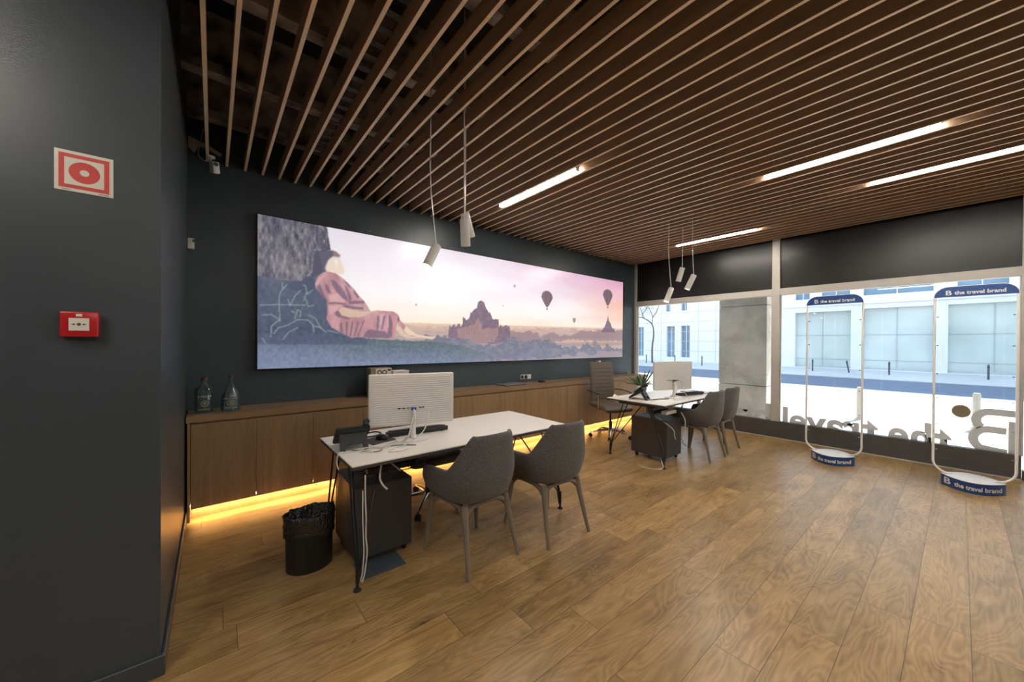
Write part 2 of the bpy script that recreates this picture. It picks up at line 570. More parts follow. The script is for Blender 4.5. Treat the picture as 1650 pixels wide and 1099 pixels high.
win('window_2', -0.42, 1.760, jamb_hi=0, jamb_lo=0.02)
win('window_3', -2.6, -0.50, 0.10, jamb_hi=0)
win('window_4', -4.15, -2.65, 0.10, jamb_hi=0)

# beams and cable tray above the slats
b = BM()
for (y, z) in ((4.12, 3.36), (3.42, 3.36), (2.58, 3.36), (1.75, 3.36), (0.9, 3.36), (0.0, 3.36), (-1.0, 3.36), (-2.2, 3.36)):
    bx(b, SX if y > 2.2 else -3.9, WX - 0.2, y - 0.05, y + 0.05, z, z + 0.07)
    bx(b, SX if y > 2.2 else -3.9, WX - 0.2, y - 0.015, y + 0.015, z + 0.07, ZC)
struct('ceiling_joists', b, M_BEAM)
b = BM()
for k in range(60):
    y = WY - 0.3 - k * 0.13
    for xx in (0.72, 0.84):
        bx(b, xx - 0.008, xx + 0.008, y - 0.065, y + 0.065, 3.27, 3.33)
    bx(b, 0.729, 0.831, y - 0.03, y + 0.02, 3.272, 3.277)
t = obj('cable_tray', b, M_TRAY, smooth=False)
tag(t, 'perforated dark metal cable tray above the ceiling slats', 'cable tray')
b = BM()
for (p, q, r) in (((-0.1, 2.9), (0.9, 2.75), 0.02), ((0.1, 3.8), (5.5, 3.75), 0.018), ((1.6, 1.2), (1.5, 4.1), 0.025)):
    tube(b, [(p[0], p[1], 3.62), ((p[0] + q[0]) / 2, (p[1] + q[1]) / 2, 3.60), (q[0], q[1], 3.62)], r, 8)
t = obj('ceiling_pipe', b, M_SOFFIT)
tag(t, 'black service pipes running in the void above the wooden slats', 'pipe')
for (x0, y0, s) in ((-0.12, 4.22, 1), ):
    b = BM()
    prism(b, [(-0.17, 3.14), (-0.13, 3.10), (-0.10, 3.17), (-0.02, 3.15), (0.05, 3.12), (0.06, 3.15), (-0.04, 3.20), (-0.11, 3.22), (-0.17, 3.24)], 4.262, 4.268, 'y')
    tag(obj('wall_patch', b, M_PAPER, smooth=False), 'pale torn strip on the back wall above the security camera', 'wall patch')

# ---------------------------------------------------------------- ceiling slats, each one a thing
SLAT0, PITCHX = -0.041, 0.1360
slat_me = None
lamps = [(SLAT0 + PITCHX * 19.5, 3.42, 2.26, 'linear ceiling lamp nearest the mural wall, above the first desk'),
         (SLAT0 + PITCHX * 30.5, 1.20, 0.10, 'long linear ceiling lamp in the middle of the slats, upper right'),
         (SLAT0 + PITCHX * 37.5, 0.575, -0.63, 'long linear ceiling lamp cut off by the right edge of the photo'),
         (SLAT0 + PITCHX * 43.5, 2.94, 1.80, 'short-looking linear ceiling lamp beside the window mullion'),
         (1.12, 0.1, -1.1, 'unseen linear ceiling lamp added behind the camera to brighten the room'),  # this lamp and those below are unseen, added as fill light
         (-1.2, 1.5, 0.3, 'unseen linear ceiling lamp added behind the camera to brighten the room'),
         (3.15, -1.4, -2.6, 'unseen linear ceiling lamp added behind the camera to brighten the room'),
         (-0.1, -1.4, -2.6, 'unseen linear ceiling lamp added behind the camera to brighten the room'),
         (-2.6, 0.4, -0.8, 'unseen linear ceiling lamp added behind the camera to brighten the room'),
         (5.6, -2.0, -3.2, 'unseen linear ceiling lamp added behind the camera to brighten the room')]
for i in range(-20, 50):
    x = SLAT0 + PITCHX * i
    y1 = WY - 0.003 if i >= 0 else SY - 0.04
    if i <= 0 and i > -2 and x < SX + 0.02:
        y1 = SY - 0.04
    if i < -1:
        # seen nowhere, but they shade the rest of the room: same spacing
        pass
    key = 'a' if y1 > 3 else 'b'
    if key == 'a' and slat_me is None:
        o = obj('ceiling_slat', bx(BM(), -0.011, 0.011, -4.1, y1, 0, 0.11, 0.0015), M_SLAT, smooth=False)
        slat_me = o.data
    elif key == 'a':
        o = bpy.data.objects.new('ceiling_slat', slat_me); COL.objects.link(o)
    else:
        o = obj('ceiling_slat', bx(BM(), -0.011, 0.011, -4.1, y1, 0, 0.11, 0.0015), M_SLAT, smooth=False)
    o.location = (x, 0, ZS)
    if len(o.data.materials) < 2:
        o.data.materials.append(M_SLATLIT)
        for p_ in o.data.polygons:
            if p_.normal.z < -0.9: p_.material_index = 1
    if i == 0:
        lb = 'leftmost wooden ceiling slat, ending above the small white security camera'
    elif i == 49:
        lb = 'last wooden ceiling slat, next to the dark trim over the windows'
    else:
        lb = 'long thin brown wooden slat hanging edge-on in the open ceiling'
    tag(o, lb, 'ceiling slat', 'wooden slats of the open ceiling')
for (x, y1, y0, lb) in lamps:
    t = thing('linear_ceiling_lamp', lb, 'ceiling lamp', (x, (y0 + y1) / 2, ZS - 0.004), 0, 'linear lamps between the ceiling slats')
    L = (y1 - y0) / 2
    obj('lamp_housing', bx(BM(), -0.024, 0.024, -L - 0.006, L + 0.006, 0.022, 0.07, 0.002), M_WHITE, t, smooth=False)
    for e_ in (-1, 1):
        obj('end_cap', bx(BM(), -0.022, 0.022, min(e_ * (L + 0.0005), e_ * (L + 0.006)), max(e_ * (L + 0.0005), e_ * (L + 0.006)), -0.002, 0.0215), M_WHITE, t, smooth=False)
    obj('diffuser', bx(BM(), -0.018, 0.018, -L, L, 0.0, 0.0215, 0.003), M_LAMPON, t, smooth=False)

# ---------------------------------------------------------------- low cabinets
CY = 3.872
ZT = 0.845
o = obj('cabinet_worktop', bx(BM(), SX + 0.008, 6.62, CY - 0.004, WY - 0.002, ZT - 0.052, ZT, 0.002), M_OAKTOP, smooth=False)
tag(o, 'continuous oak worktop running under the long mural', 'worktop')
o = obj('cabinet_end_panel', bx(BM(), SX + 0.016, -0.142, CY - 0.002, WY - 0.02, 0.0, ZT - 0.0525, 0.001), M_OAK, smooth=False)
tag(o, 'oak end panel of the cabinet row at the dark left wall', 'cabinet panel')
units = [(-0.139, 0.292, 0.737), (0.737, 1.190, 1.640), (1.640, 2.085, 2.530), (2.530, 2.964, 3.410), (3.410, 3.855, 4.295), (4.295, 4.745, 5.190), (5.190, 5.640, 6.080), (6.080, None, 6.560)]
where = ['under the two glass bottles', 'behind the trash bin and first desk phone', 'behind the first white monitor', 'behind the far end of the first desk',
         'under the wall socket', 'left of the tan office chair', 'behind the tan office chair', 'at the window end of the row']
for k, (a, mid, c) in enumerate(units):
    t = thing('low_cabinet', 'low oak cabinet ' + where[k], 'cabinet', (a, CY, 0), 0, 'low oak cabinets under the mural')
    w = c - a
    b = BM()
    bx(b, 0.001, w - 0.001, 0.022, WY - CY - 0.02, 0.128, ZT - 0.054)
    obj('carcass', b, M_OAK, t, smooth=False)
    edges = [0, (mid - a), w] if mid is not None else [0, w]
    for e0, e1 in zip(edges, edges[1:]):
        obj('door', bx(BM(), e0 + 0.0012, e1 - 0.0012, 0.0, 0.0205, 0.10, ZT - 0.066, 0.001), M_OAK, t, smooth=False)
o = obj('cabinet_plinth', bx(BM(), -0.14, 6.55, CY + 0.075, CY + 0.095, 0.0, 0.127), M_OAK, smooth=False)
tag(o, 'recessed oak plinth glowing amber under the cabinets', 'plinth')
o = obj('led_strip', bx(BM(), -0.138, 6.5, CY + 0.028, CY + 0.040, 0.114, 0.1265), M_LED, smooth=False)
tag(o, 'warm amber light strip glowing beneath the cabinet doors', 'light strip')

PIC={'trunk':[(0.322,2.671),(0.924,2.66),(0.961,2.423),(0.889,2.395),(0.791,2.364),(0.785,2.178),(0.697,2.061),(0.491,2.053),(0.323,2.076)],'trunkshade':[(0.791,2.364),(0.847,2.404),(0.89,2.176),(0.82,2.059),(0.792,1.964),(0.658,1.951),(0.491,2.023),(0.697,2.061),(0.785,2.178)],'hair':[(0.796,2.33),(0.824,2.377),(0.881,2.409),(0.949,2.42),(1.009,2.412),(1.055,2.376),(1.04,2.352),(0.979,2.348),(0.94,2.31),(0.921,2.243),(0.93,2.191),(0.882,2.163),(0.815,2.123),(0.778,2.098),(0.787,2.225)],'face':[(0.94,2.31),(0.979,2.353),(1.045,2.358),(1.065,2.317),(1.081,2.276),(1.096,2.234),(1.1,2.19),(1.071,2.176),(1.02,2.17),(0.97,2.194),(0.921,2.189),(0.906,2.22),(0.916,2.253)],'ear':[(0.994,2.318),(1.024,2.338),(1.035,2.302),(1.02,2.256),(1.002,2.276)],'robe':[(0.811,2.05),(0.839,2.126),(0.892,2.17),(0.94,2.192),(1.01,2.179),(1.071,2.143),(1.133,2.095),(1.191,2.035),(1.251,1.962),(1.306,1.909),(1.35,1.844),(1.379,1.794),(1.464,1.811),(1.546,1.813),(1.643,1.81),(1.698,1.777),(1.723,1.712),(1.768,1.665),(1.787,1.641),(1.768,1.58),(1.73,1.615),(1.686,1.662),(1.662,1.589),(1.644,1.475),(1.572,1.48),(1.454,1.485),(1.296,1.5),(1.167,1.498),(1.073,1.541),(0.972,1.603),(0.922,1.687),(0.932,1.763),(0.931,1.88),(0.883,1.919),(0.825,1.998)],'fold0':[(0.97,2.11),(1.0,2.102),(1.071,2.034),(1.123,1.951),(1.139,1.885),(1.082,1.914),(1.01,1.995),(0.975,2.056)],'fold1':[(1.102,2.059),(1.123,2.05),(1.16,1.976),(1.176,1.922),(1.15,1.875),(1.134,1.94)],'fold2':[(1.191,2.04),(1.207,2.014),(1.251,1.95),(1.235,1.926),(1.197,1.99)],'fold3':[(1.071,2.132),(1.144,2.074),(1.175,2.022),(1.133,2.051)],'fold4':[(1.144,1.886),(1.208,1.907),(1.306,1.909),(1.311,1.881),(1.219,1.867),(1.144,1.861)],'fold5':[(1.087,1.849),(1.165,1.843),(1.295,1.835),(1.295,1.809),(1.187,1.811),(1.098,1.827)],'fold6':[(0.906,2.06),(0.941,2.042),(0.966,1.958),(0.931,1.966),(0.912,2.007)],'fold7':[(0.83,2.02),(0.858,2.055),(0.892,1.963),(0.931,1.88),(0.883,1.898),(0.835,1.957)],'fold8':[(0.941,1.865),(1.041,1.873),(1.123,1.86),(1.113,1.85),(1.021,1.857),(0.941,1.847)],'fold9':[(1.011,1.773),(1.041,1.785),(1.072,1.727),(1.166,1.704),(1.134,1.697),(1.042,1.715),(1.006,1.735)],'fold10':[(1.052,1.66),(1.072,1.65),(1.083,1.541),(1.063,1.551)],'fold11':[(1.114,1.674),(1.135,1.664),(1.13,1.52),(1.114,1.531)],'fold12':[(1.177,1.665),(1.193,1.688),(1.167,1.509),(1.151,1.509)],'fold13':[(1.241,1.679),(1.252,1.669),(1.209,1.51),(1.193,1.51)],'fold14':[(1.301,1.693),(1.317,1.705),(1.242,1.505),(1.231,1.51)],'fold15':[(1.453,1.758),(1.476,1.736),(1.465,1.584),(1.442,1.595)],'fold16':[(1.523,1.75),(1.547,1.763),(1.512,1.597),(1.494,1.596)],'fold17':[(1.582,1.753),(1.6,1.778),(1.631,1.672),(1.62,1.505),(1.56,1.504),(1.583,1.623)],'fold18':[(1.318,1.557),(1.362,1.593),(1.454,1.584),(1.547,1.574),(1.596,1.492),(1.296,1.5)],'fold19':[(1.705,1.759),(1.717,1.712),(1.699,1.687),(1.686,1.722)],'hi0':[(0.825,2.051),(0.853,2.117),(0.931,2.175),(0.892,2.122),(0.844,2.074),(0.83,2.02)],'hi1':[(0.941,1.935),(1.041,1.976),(1.113,1.895),(1.103,1.877),(0.951,1.877)],'hi2':[(0.941,1.828),(1.082,1.848),(1.021,1.779),(0.951,1.742)],'hi3':[(1.03,2.16),(1.123,2.094),(1.207,1.991),(1.144,2.041),(1.081,2.1)],'hi4':[(1.488,1.772),(1.535,1.786),(1.5,1.62),(1.482,1.643)],'hi5':[(1.6,1.784),(1.686,1.746),(1.674,1.626),(1.644,1.529),(1.637,1.684)],'hi6':[(1.384,1.743),(1.43,1.763),(1.351,1.615),(1.34,1.638)],'arm':[(1.041,1.78),(1.067,1.825),(1.124,1.816),(1.208,1.796),(1.306,1.79),(1.384,1.8),(1.476,1.82),(1.464,1.803),(1.384,1.783),(1.317,1.745),(1.241,1.719),(1.145,1.72),(1.072,1.738)],'leg1':[(1.69,1.662),(1.73,1.627),(1.781,1.556),(1.871,1.52),(1.977,1.522),(1.991,1.503),(1.807,1.492),(1.731,1.536),(1.671,1.601)],'leg2':[(1.796,1.648),(1.858,1.594),(1.937,1.546),(2.059,1.53),(2.157,1.519),(2.185,1.532),(2.188,1.513),(2.143,1.486),(2.018,1.504),(1.911,1.527),(1.832,1.538),(1.768,1.586)],'temple':[(2.375,1.582),(2.393,1.682),(2.412,1.644),(2.456,1.696),(2.482,1.652),(2.534,1.71),(2.56,1.654),(2.586,1.7),(2.59,1.791),(2.626,1.776),(2.639,1.748),(2.679,1.773),(2.699,1.797),(2.713,1.867),(2.733,1.856),(2.754,1.892),(2.816,1.931),(2.832,2.008),(2.878,2.039),(2.933,2.016),(2.965,1.941),(3.002,1.895),(3.017,1.872),(3.032,1.885),(3.054,1.85),(3.084,1.786),(3.129,1.782),(3.14,1.8),(3.16,1.785),(3.19,1.79),(3.194,1.674),(3.226,1.71),(3.261,1.683),(3.339,1.71),(3.371,1.686),(3.395,1.703),(3.407,1.581),(3.389,1.505),(3.109,1.429),(2.681,1.474),(2.483,1.495),(2.375,1.516)],'templelit':[(2.775,1.708),(2.831,1.792),(2.902,1.712),(2.903,1.641),(2.989,1.656),(3.184,1.662),(3.192,1.576),(3.109,1.453),(2.904,1.441),(2.681,1.474),(2.509,1.518),(2.508,1.63),(2.626,1.656)],'stupa':[(5.786,1.98),(5.808,1.886),(5.873,1.824),(5.917,1.748),(6.004,1.724),(6.005,1.667),(5.583,1.657),(5.623,1.713),(5.684,1.766),(5.753,1.883)],'treesfar':[(2.369,1.56),(3.413,1.621),(3.571,1.615),(3.791,1.624),(3.963,1.607),(4.023,1.55),(4.297,1.632),(4.49,1.568),(4.589,1.604),(4.759,1.573),(5.007,1.672),(5.384,1.67),(5.705,1.716),(6.004,1.698),(6.296,1.732),(6.3,1.491),(5.465,1.497),(4.726,1.514),(3.965,1.431),(3.262,1.43),(2.369,1.463)],'treesnear':[(2.063,1.528),(2.175,1.522),(2.29,1.541),(2.43,1.481),(2.574,1.5),(2.858,1.429),(3.067,1.41),(3.262,1.449),(3.362,1.53),(3.518,1.522),(3.654,1.451),(3.792,1.483),(3.906,1.527),(4.053,1.486),(4.236,1.509),(4.394,1.432),(4.591,1.399),(4.727,1.364),(4.831,1.41),(4.938,1.351),(5.12,1.434),(5.194,1.471),(5.309,1.386),(5.386,1.509),(5.465,1.435),(5.627,1.36),(5.793,1.436),(5.922,1.358),(6.302,1.343),(6.302,1.303),(5.467,1.31),(5.389,1.225),(4.938,1.315),(4.868,1.222),(4.592,1.273),(4.494,1.218),(4.086,1.204),(2.177,1.203),(1.992,1.2)],'bal':[[(4.168,2.192),(4.291,2.203),(4.167,2.291),(4.169,2.022)],[(5.773,2.363),(5.917,2.376),(5.771,2.47),(5.775,2.153)],[(4.826,1.855),(4.868,1.857),(4.826,1.888),(4.827,1.796)],[(3.486,2.301),(3.509,2.304),(3.486,2.319),(3.486,2.273)],[(3.265,1.99),(3.275,1.991),(3.265,2.0),(3.265,1.975)],[(5.394,1.435),(5.473,1.435),(5.393,1.509),(5.395,1.348)],[(1.924,1.909),(1.937,1.91),(1.924,1.924),(1.924,1.895)]],'grass':[(0.324,1.508),(0.62,1.528),(1.038,1.521),(1.264,1.492),(1.521,1.512),(1.887,1.546),(2.295,1.544)],'weeds':[[(0.505,1.644),(0.498,1.878),(0.51,1.937),(0.567,2.017)],[(0.431,1.496),(0.437,1.597),(0.505,1.666)],[(0.455,1.525),(0.492,1.584),(0.568,1.609),(0.658,1.672),(0.752,1.669),(0.807,1.61),(0.877,1.596)],[(0.711,1.865),(0.738,1.959),(0.724,2.018),(0.704,2.024)],[(0.738,1.936),(0.792,1.979)],[(0.731,1.882),(0.752,1.807),(0.8,1.826)],[(0.593,1.811),(0.632,1.904),(0.684,1.969)],[(0.752,1.723),(0.821,1.688),(0.863,1.596),(0.92,1.55)],[(0.347,1.794),(0.492,1.811),(0.725,1.82)],[(0.359,1.702),(0.431,1.71),(0.505,1.666)],[(0.632,1.679),(0.658,1.77),(0.685,1.757),(0.678,1.696)],[(0.53,1.468),(0.581,1.543),(0.659,1.59)],[(0.574,1.869),(0.593,1.804)],[(0.793,1.625),(0.807,1.548)],[(0.935,1.567),(1.038,1.545)],[(0.365,1.48),(0.395,1.423)],[(0.523,2.027),(0.529,1.969)],[(0.606,1.752),(0.632,1.739)]]}

# ---------------------------------------------------------------- the long printed picture (a light box)
MX0, MX1, MZ0, MZ1 = 0.325, 6.262, 1.186, 2.656
def paint_picture():
    Wd, Hd = 1188, 294
    xs = MX0 + (np.arange(Wd) + 0.5) / Wd * (MX1 - MX0)
    zs = MZ0 + (np.arange(Hd) + 0.5) / Hd * (MZ1 - MZ0)
    X, Z = np.meshgrid(xs, zs)
    U = (X - MX0) / (MX1 - MX0)
    rng = np.random.RandomState(3)
    def noise(sx, sz, oct=3):
        out = np.zeros_like(X); amp = 1.0; tot = 0
        for k in range(oct):
            nx, nz = int((MX1 - MX0) / sx) + 3, int((MZ1 - MZ0) / sz) + 3
            g = rng.rand(nz, nx)
            fx = (X - MX0) / sx; fz = (Z - MZ0) / sz
            ix = fx.astype(int); iz = fz.astype(int); tx = fx - ix; tz = fz - iz
            tx = tx * tx * (3 - 2 * tx); tz = tz * tz * (3 - 2 * tz)
            v = (g[iz, ix] * (1 - tx) + g[iz, ix + 1] * tx) * (1 - tz) + (g[iz + 1, ix] * (1 - tx) + g[iz + 1, ix + 1] * tx) * tz
            out += amp * v; tot += amp; amp *= 0.55; sx /= 2; sz /= 2
        return out / tot
    def inside(poly, ragged=0.0):
        XX = X; ZZ = Z
        if ragged:
            XX = X + (NA - 0.5) * ragged; ZZ = Z + (NB - 0.5) * ragged
        r = np.zeros(X.shape, bool)
        n = len(poly)
        for i in range(n):
            x1, z1 = poly[i]; x2, z2 = poly[(i + 1) % n]
            if z1 == z2: continue
            c = ((z1 > ZZ) != (z2 > ZZ)) & (XX < (x2 - x1) * (ZZ - z1) / (z2 - z1) + x1)
            r ^= c
        return r
    def blur(a, n=1):
        a = a.astype(float)
        for _ in range(n):
            p = np.pad(a, 1, mode='edge')
            a = (p[:-2, 1:-1] + p[2:, 1:-1] + p[1:-1, :-2] + p[1:-1, 2:] + 2 * p[1:-1, 1:-1]) / 6
        return a
    C = lambda *c: np.array(c, float)
    NA, NB = noise(0.05, 0.05), noise(0.05, 0.05)
    img = np.zeros(X.shape + (3,))
    def put(mask, col, a=1.0, soft=1):
        m = (blur(mask, soft) * a)[..., None]
        img[:] = img * (1 - m) + (col if isinstance(col, np.ndarray) and col.ndim == 3 else np.asarray(col)) * m
    # sky
    V = (Z - MZ0) / (MZ1 - MZ0)
    low, mid_, top = C(250, 236, 220), C(250, 247, 252), C(236, 229, 240)
    t1 = np.clip((V - 0.36) / 0.22, 0, 1)[..., None]; t2 = np.clip((V - 0.55) / 0.45, 0, 1)[..., None]
    img[:] = (low * (1 - t1) + mid_ * t1) * (1 - t2) + top * t2
    rt = np.clip((U - 0.45) / 0.55, 0, 1)[..., None]
    img[:] = img * (1 - 0.75 * rt * t2) + C(230, 150, 190) * 0.75 * rt * t2
    rr = np.clip((U - 0.72) / 0.28, 0, 1)[..., None] * np.exp(-((V - 0.62) / 0.2) ** 2)[..., None]
    img[:] = img * (1 - 0.7 * rr) + C(247, 178, 150) * 0.7 * rr
    cl = noise(0.9, 0.18, 4)
    img += ((cl - 0.5) * 26)[..., None] * np.array([0.6, 1.0, 0.9]) * np.clip(U * 2, 0.2, 1)[..., None]
    # land
    hz = 1.665 + 0.085 * U
    V0 = V
    d = np.clip((hz - Z) / 0.35, 0, 1)[..., None]
    land = C(226, 196, 178) * (1 - d) + C(150, 140, 150) * d
    put(Z < hz + 0.01 * (NA - 0.5), land, 0.92, 3)
    nn = noise(0.16, 0.03, 4)
    put((Z < hz - 0.02) & (nn > 0.54), C(176, 146, 146), 0.45, 2)
    tops = noise(0.05, 4.0, 2)
    put(Z < hz - 0.04 + (tops - 0.5) * 0.07, C(190, 158, 152), 0.35, 1)
    P = PIC
    put((Z < hz - 0.19) & (Z > hz - 0.27) & (U > 0.6), C(226, 186, 160), 0.7, 3)
    put((Z < hz - 0.33) & (Z > hz - 0.40) & (U > 0.66), C(224, 184, 160), 0.7, 3)
    put(inside(P['treesfar'], 0.06), C(146, 124, 134), 0.7, 1)
    put(inside(P['temple']), C(118, 104, 124), 0.95, 1)
    rows = (np.sin(Z * 230) > 0.1) * 0.3 + 0.2
    put(inside(P['temple']) & (NA > 0.52), C(160, 130, 136), rows, 1)
    put(inside(P['templelit'], 0.03), C(190, 152, 146), 0.62, 1)
    cols = (np.sin(X * 150) > 0.3)
    put(inside(P['templelit']) & cols & (V < 0.42) & (NB > 0.45), C(140, 112, 122), 0.4, 1)
    put(inside(P['stupa']), C(124, 104, 124), 0.9, 1)
    put(inside(P['treesnear'], 0.09), C(112, 116, 134), 0.9, 1)
    put(inside(P['treesnear'], 0.09) & (noise(0.07, 0.05) > 0.55), C(136, 142, 152), 0.55, 1)
    put(inside(P['treesnear'], 0.09) & (noise(0.1, 0.04) > 0.62), C(170, 150, 148), 0.35, 1)
    # hot air balloons
    for k, (c0, cr, ct, tip) in enumerate(P['bal']):
        rx = abs(cr[0] - c0[0]); rz = abs(ct[1] - c0[1]); zb = tip[1]
        dz = np.where(Z > c0[1], (Z - c0[1]) / rz, 0)
        hull = (((X - c0[0]) / rx) ** 2 + dz ** 2 < 1) & (Z >= c0[1] - rz * 0.15)
        wl = rx * np.clip((Z - zb) / (c0[1] - rz * 0.15 - zb + 1e-6), 0, 1) ** 0.75
        low_ = (Z < c0[1] - rz * 0.1) & (Z > zb) & (np.abs(X - c0[0]) < wl)
        col = C(118, 98, 108) if k < 2 else C(158, 138, 140)
        put(hull | low_, col, 0.95 if k < 3 else 0.75, 1)
        if k < 2:
            put((hull | low_) & (np.sin((X - c0[0]) / rx * 9) > 0.3), C(140, 118, 124), 0.4, 1)
            put((np.abs(X - c0[0]) < rx * 0.13) & (Z < zb - rz * 0.10) & (Z > zb - rz * 0.36), C(96, 80, 90), 1, 0)
    # grass bank, left
    gz = np.interp(X[0], [0.3, 0.8, 1.2, 1.8, 2.2, 2.6, 3.0, 3.3], [1.62, 1.60, 1.50, 1.47, 1.46, 1.40, 1.30, 1.18])[None, :]
    gn = noise(0.022, 0.03, 3)
    gd = np.clip((gz - Z) / 0.3, 0, 1)[..., None]
    gcol = C(92, 108, 112) * (1 - gd) + C(118, 130, 158) * gd
    put(Z < gz + 0.035 * (gn - 0.5), gcol + ((gn - 0.5) * 40)[..., None], np.where(U > 0.36, np.clip(1 - (U - 0.36) / 0.13, 0, 1), 1.0), 1)
    # deep shade at the foot of the trunk
    sh = (X < 1.10 + 0.25 * np.clip((1.75 - Z) / 0.3, 0, 1)) & (Z < 2.10 - 0.12 * (X > 0.9) + 0.08 * (NA - 0.5)) & (Z > 1.42)
    put(sh, C(84, 92, 116) + ((gn - 0.5) * 26)[..., None], 0.95, 3)
    # trunk
    tn = noise(0.022, 0.06, 4); tb = noise(0.20, 1.2, 2)
    tcol = C(112, 110, 122) + ((tn - 0.5) * 120)[..., None] * C(1, .95, .85)
    fl = np.clip((tn - 0.56) * 9, 0, 1) * np.clip((tb - 0.35) * 3, 0, 1)
    tcol = tcol * (1 - 0.75 * fl[..., None]) + C(196, 176, 146) * 0.75 * fl[..., None]
    put(inside(P['trunk']), tcol, 1, 1)
    put(inside(P['trunkshade'], 0.03), C(82, 88, 112), 0.85, 4)
    for w in P['weeds']:
        m = np.zeros(X.shape, bool)
        for (xa, za), (xb, zb) in zip(w, w[1:]):
            dx, dz = xb - xa, zb - za
            tt = np.clip(((X - xa) * dx + (Z - za) * dz) / (dx * dx + dz * dz + 1e-9), 0, 1)
            m |= ((X - xa - tt * dx) ** 2 + (Z - za - tt * dz) ** 2) < 0.0048 ** 2
        put(m, C(150, 172, 168), 0.8, 1)
    # the sitting figure in the print
    put(inside(P['hair']), C(88, 86, 104), 0.92, 4)
    put(inside(P['hair']) & (X > 0.985) & (Z > 2.10), C(168, 142, 138), 0.7, 5)
    put(inside(P['face']), C(236, 216, 200), 0.92, 4)
    put(inside(P['ear']), C(246, 240, 224), 0.8, 1)
    put(inside(P['robe']), C(194, 148, 156) + ((noise(0.05, 0.16, 3) - 0.5) * 50)[..., None], 1, 1)
    for k in range(5):
        put(inside(P['hi%d' % k]), C(226, 182, 182), 0.6, 3)
    for k in (5, 6):
        put(inside(P['hi%d' % k]), C(206, 150, 152), 0.5, 2)
    for k in range(20):
        put(inside(P['fold%d' % k]), C(104, 90, 112), 0.66, 2)
    put(inside(P['arm']), C(214, 188, 166), 0.97, 1)
    put(inside(P['leg1']), C(222, 196, 176), 0.97, 1)
    put(inside(P['leg2']), C(234, 210, 184), 0.97, 1)
    # pale window reflection along the lower edge, painted into the print
    glare = np.clip(1 - V / 0.30, 0, 1)[..., None] * (0.22 + 0.16 * noise(1.2, 0.5, 2))[..., None]
    img[:] = img * (1 - glare) + C(150, 160, 190) * glare
    img[:] += ((rng.rand(*X.shape) - 0.5) * 5)[..., None]
    c = np.clip(img, 0, 255) / 255
    lin_ = np.where(c <= 0.04045, c / 12.92, ((c + 0.055) / 1.055) ** 2.4)
    return Wd, Hd, lin_

def picture_mesh():
    Wd, Hd, colr = paint_picture()
    nx, nz = Wd + 1, Hd + 1
    gx, gz = np.meshgrid(np.linspace(0, MX1 - MX0, nx), np.linspace(0, MZ1 - MZ0, nz))
    co = np.stack([gx, np.zeros_like(gx), gz], -1).reshape(-1, 3).astype(np.float32)
    i = (np.arange(Hd)[:, None] * nx + np.arange(Wd)[None, :]).reshape(-1)
    q = np.stack([i, i + 1, i + nx + 1, i + nx], -1).astype(np.int32)
    me = bpy.data.meshes.new('printed_picture')
    me.vertices.add(len(co)); me.vertices.foreach_set('co', co.ravel())
    me.loops.add(q.size); me.loops.foreach_set('vertex_index', q.ravel())
    me.polygons.add(len(q)); me.polygons.foreach_set('loop_start', np.arange(0, q.size, 4, dtype=np.int32))
    me.update(calc_edges=True)
    # colour per vertex: the mean of the cells round it
    p = np.pad(colr, ((1, 1), (1, 1), (0, 0)), mode='edge')
    vc = (p[:-1, :-1] + p[1:, :-1] + p[:-1, 1:] + p[1:, 1:]) / 4
    vc = np.concatenate([vc, np.ones(vc.shape[:2] + (1,))], -1).reshape(-1, 4).astype(np.float32)
    at = me.color_attributes.new('print', 'FLOAT_COLOR', 'POINT')
    at.data.foreach_set('color', vc.ravel())
    return me

m = MT('backlit_print')
at = m.n('ShaderNodeVertexColor'); at.layer_name = 'print'
m.set(Base_Color=m.mix(1.0, at.outputs[0], (0.35, 0.35, 0.35), 'MULTIPLY'), Roughness=0.22, Specular_IOR_Level=0.35,
      Emission_Color=at.outputs[0], Emission_Strength=MURAL)
M_PRINT = m.m
t = thing('wall_picture', 'very wide glowing picture of a robed figure under a tree and hot air balloons', 'picture', (MX0, 4.215, MZ0))
po = bpy.data.objects.new('printed_picture', picture_mesh())
COL.objects.link(po); po.data.materials.append(M_PRINT); po.parent = t
b = BM()
Wm, Hm = MX1 - MX0, MZ1 - MZ0
bx(b, -0.006, 0.0, -0.002, 0.053, -0.006, Hm + 0.006)
bx(b, Wm, Wm + 0.006, -0.002, 0.053, -0.006, Hm + 0.006)
bx(b, 0, Wm, -0.002, 0.053, -0.006, 0.0)
bx(b, 0, Wm, -0.002, 0.053, Hm, Hm + 0.006)
bx(b, 0, Wm, 0.02, 0.053, 0, Hm)
obj('picture_frame', b, M_BLACKMETAL, t, smooth=False)

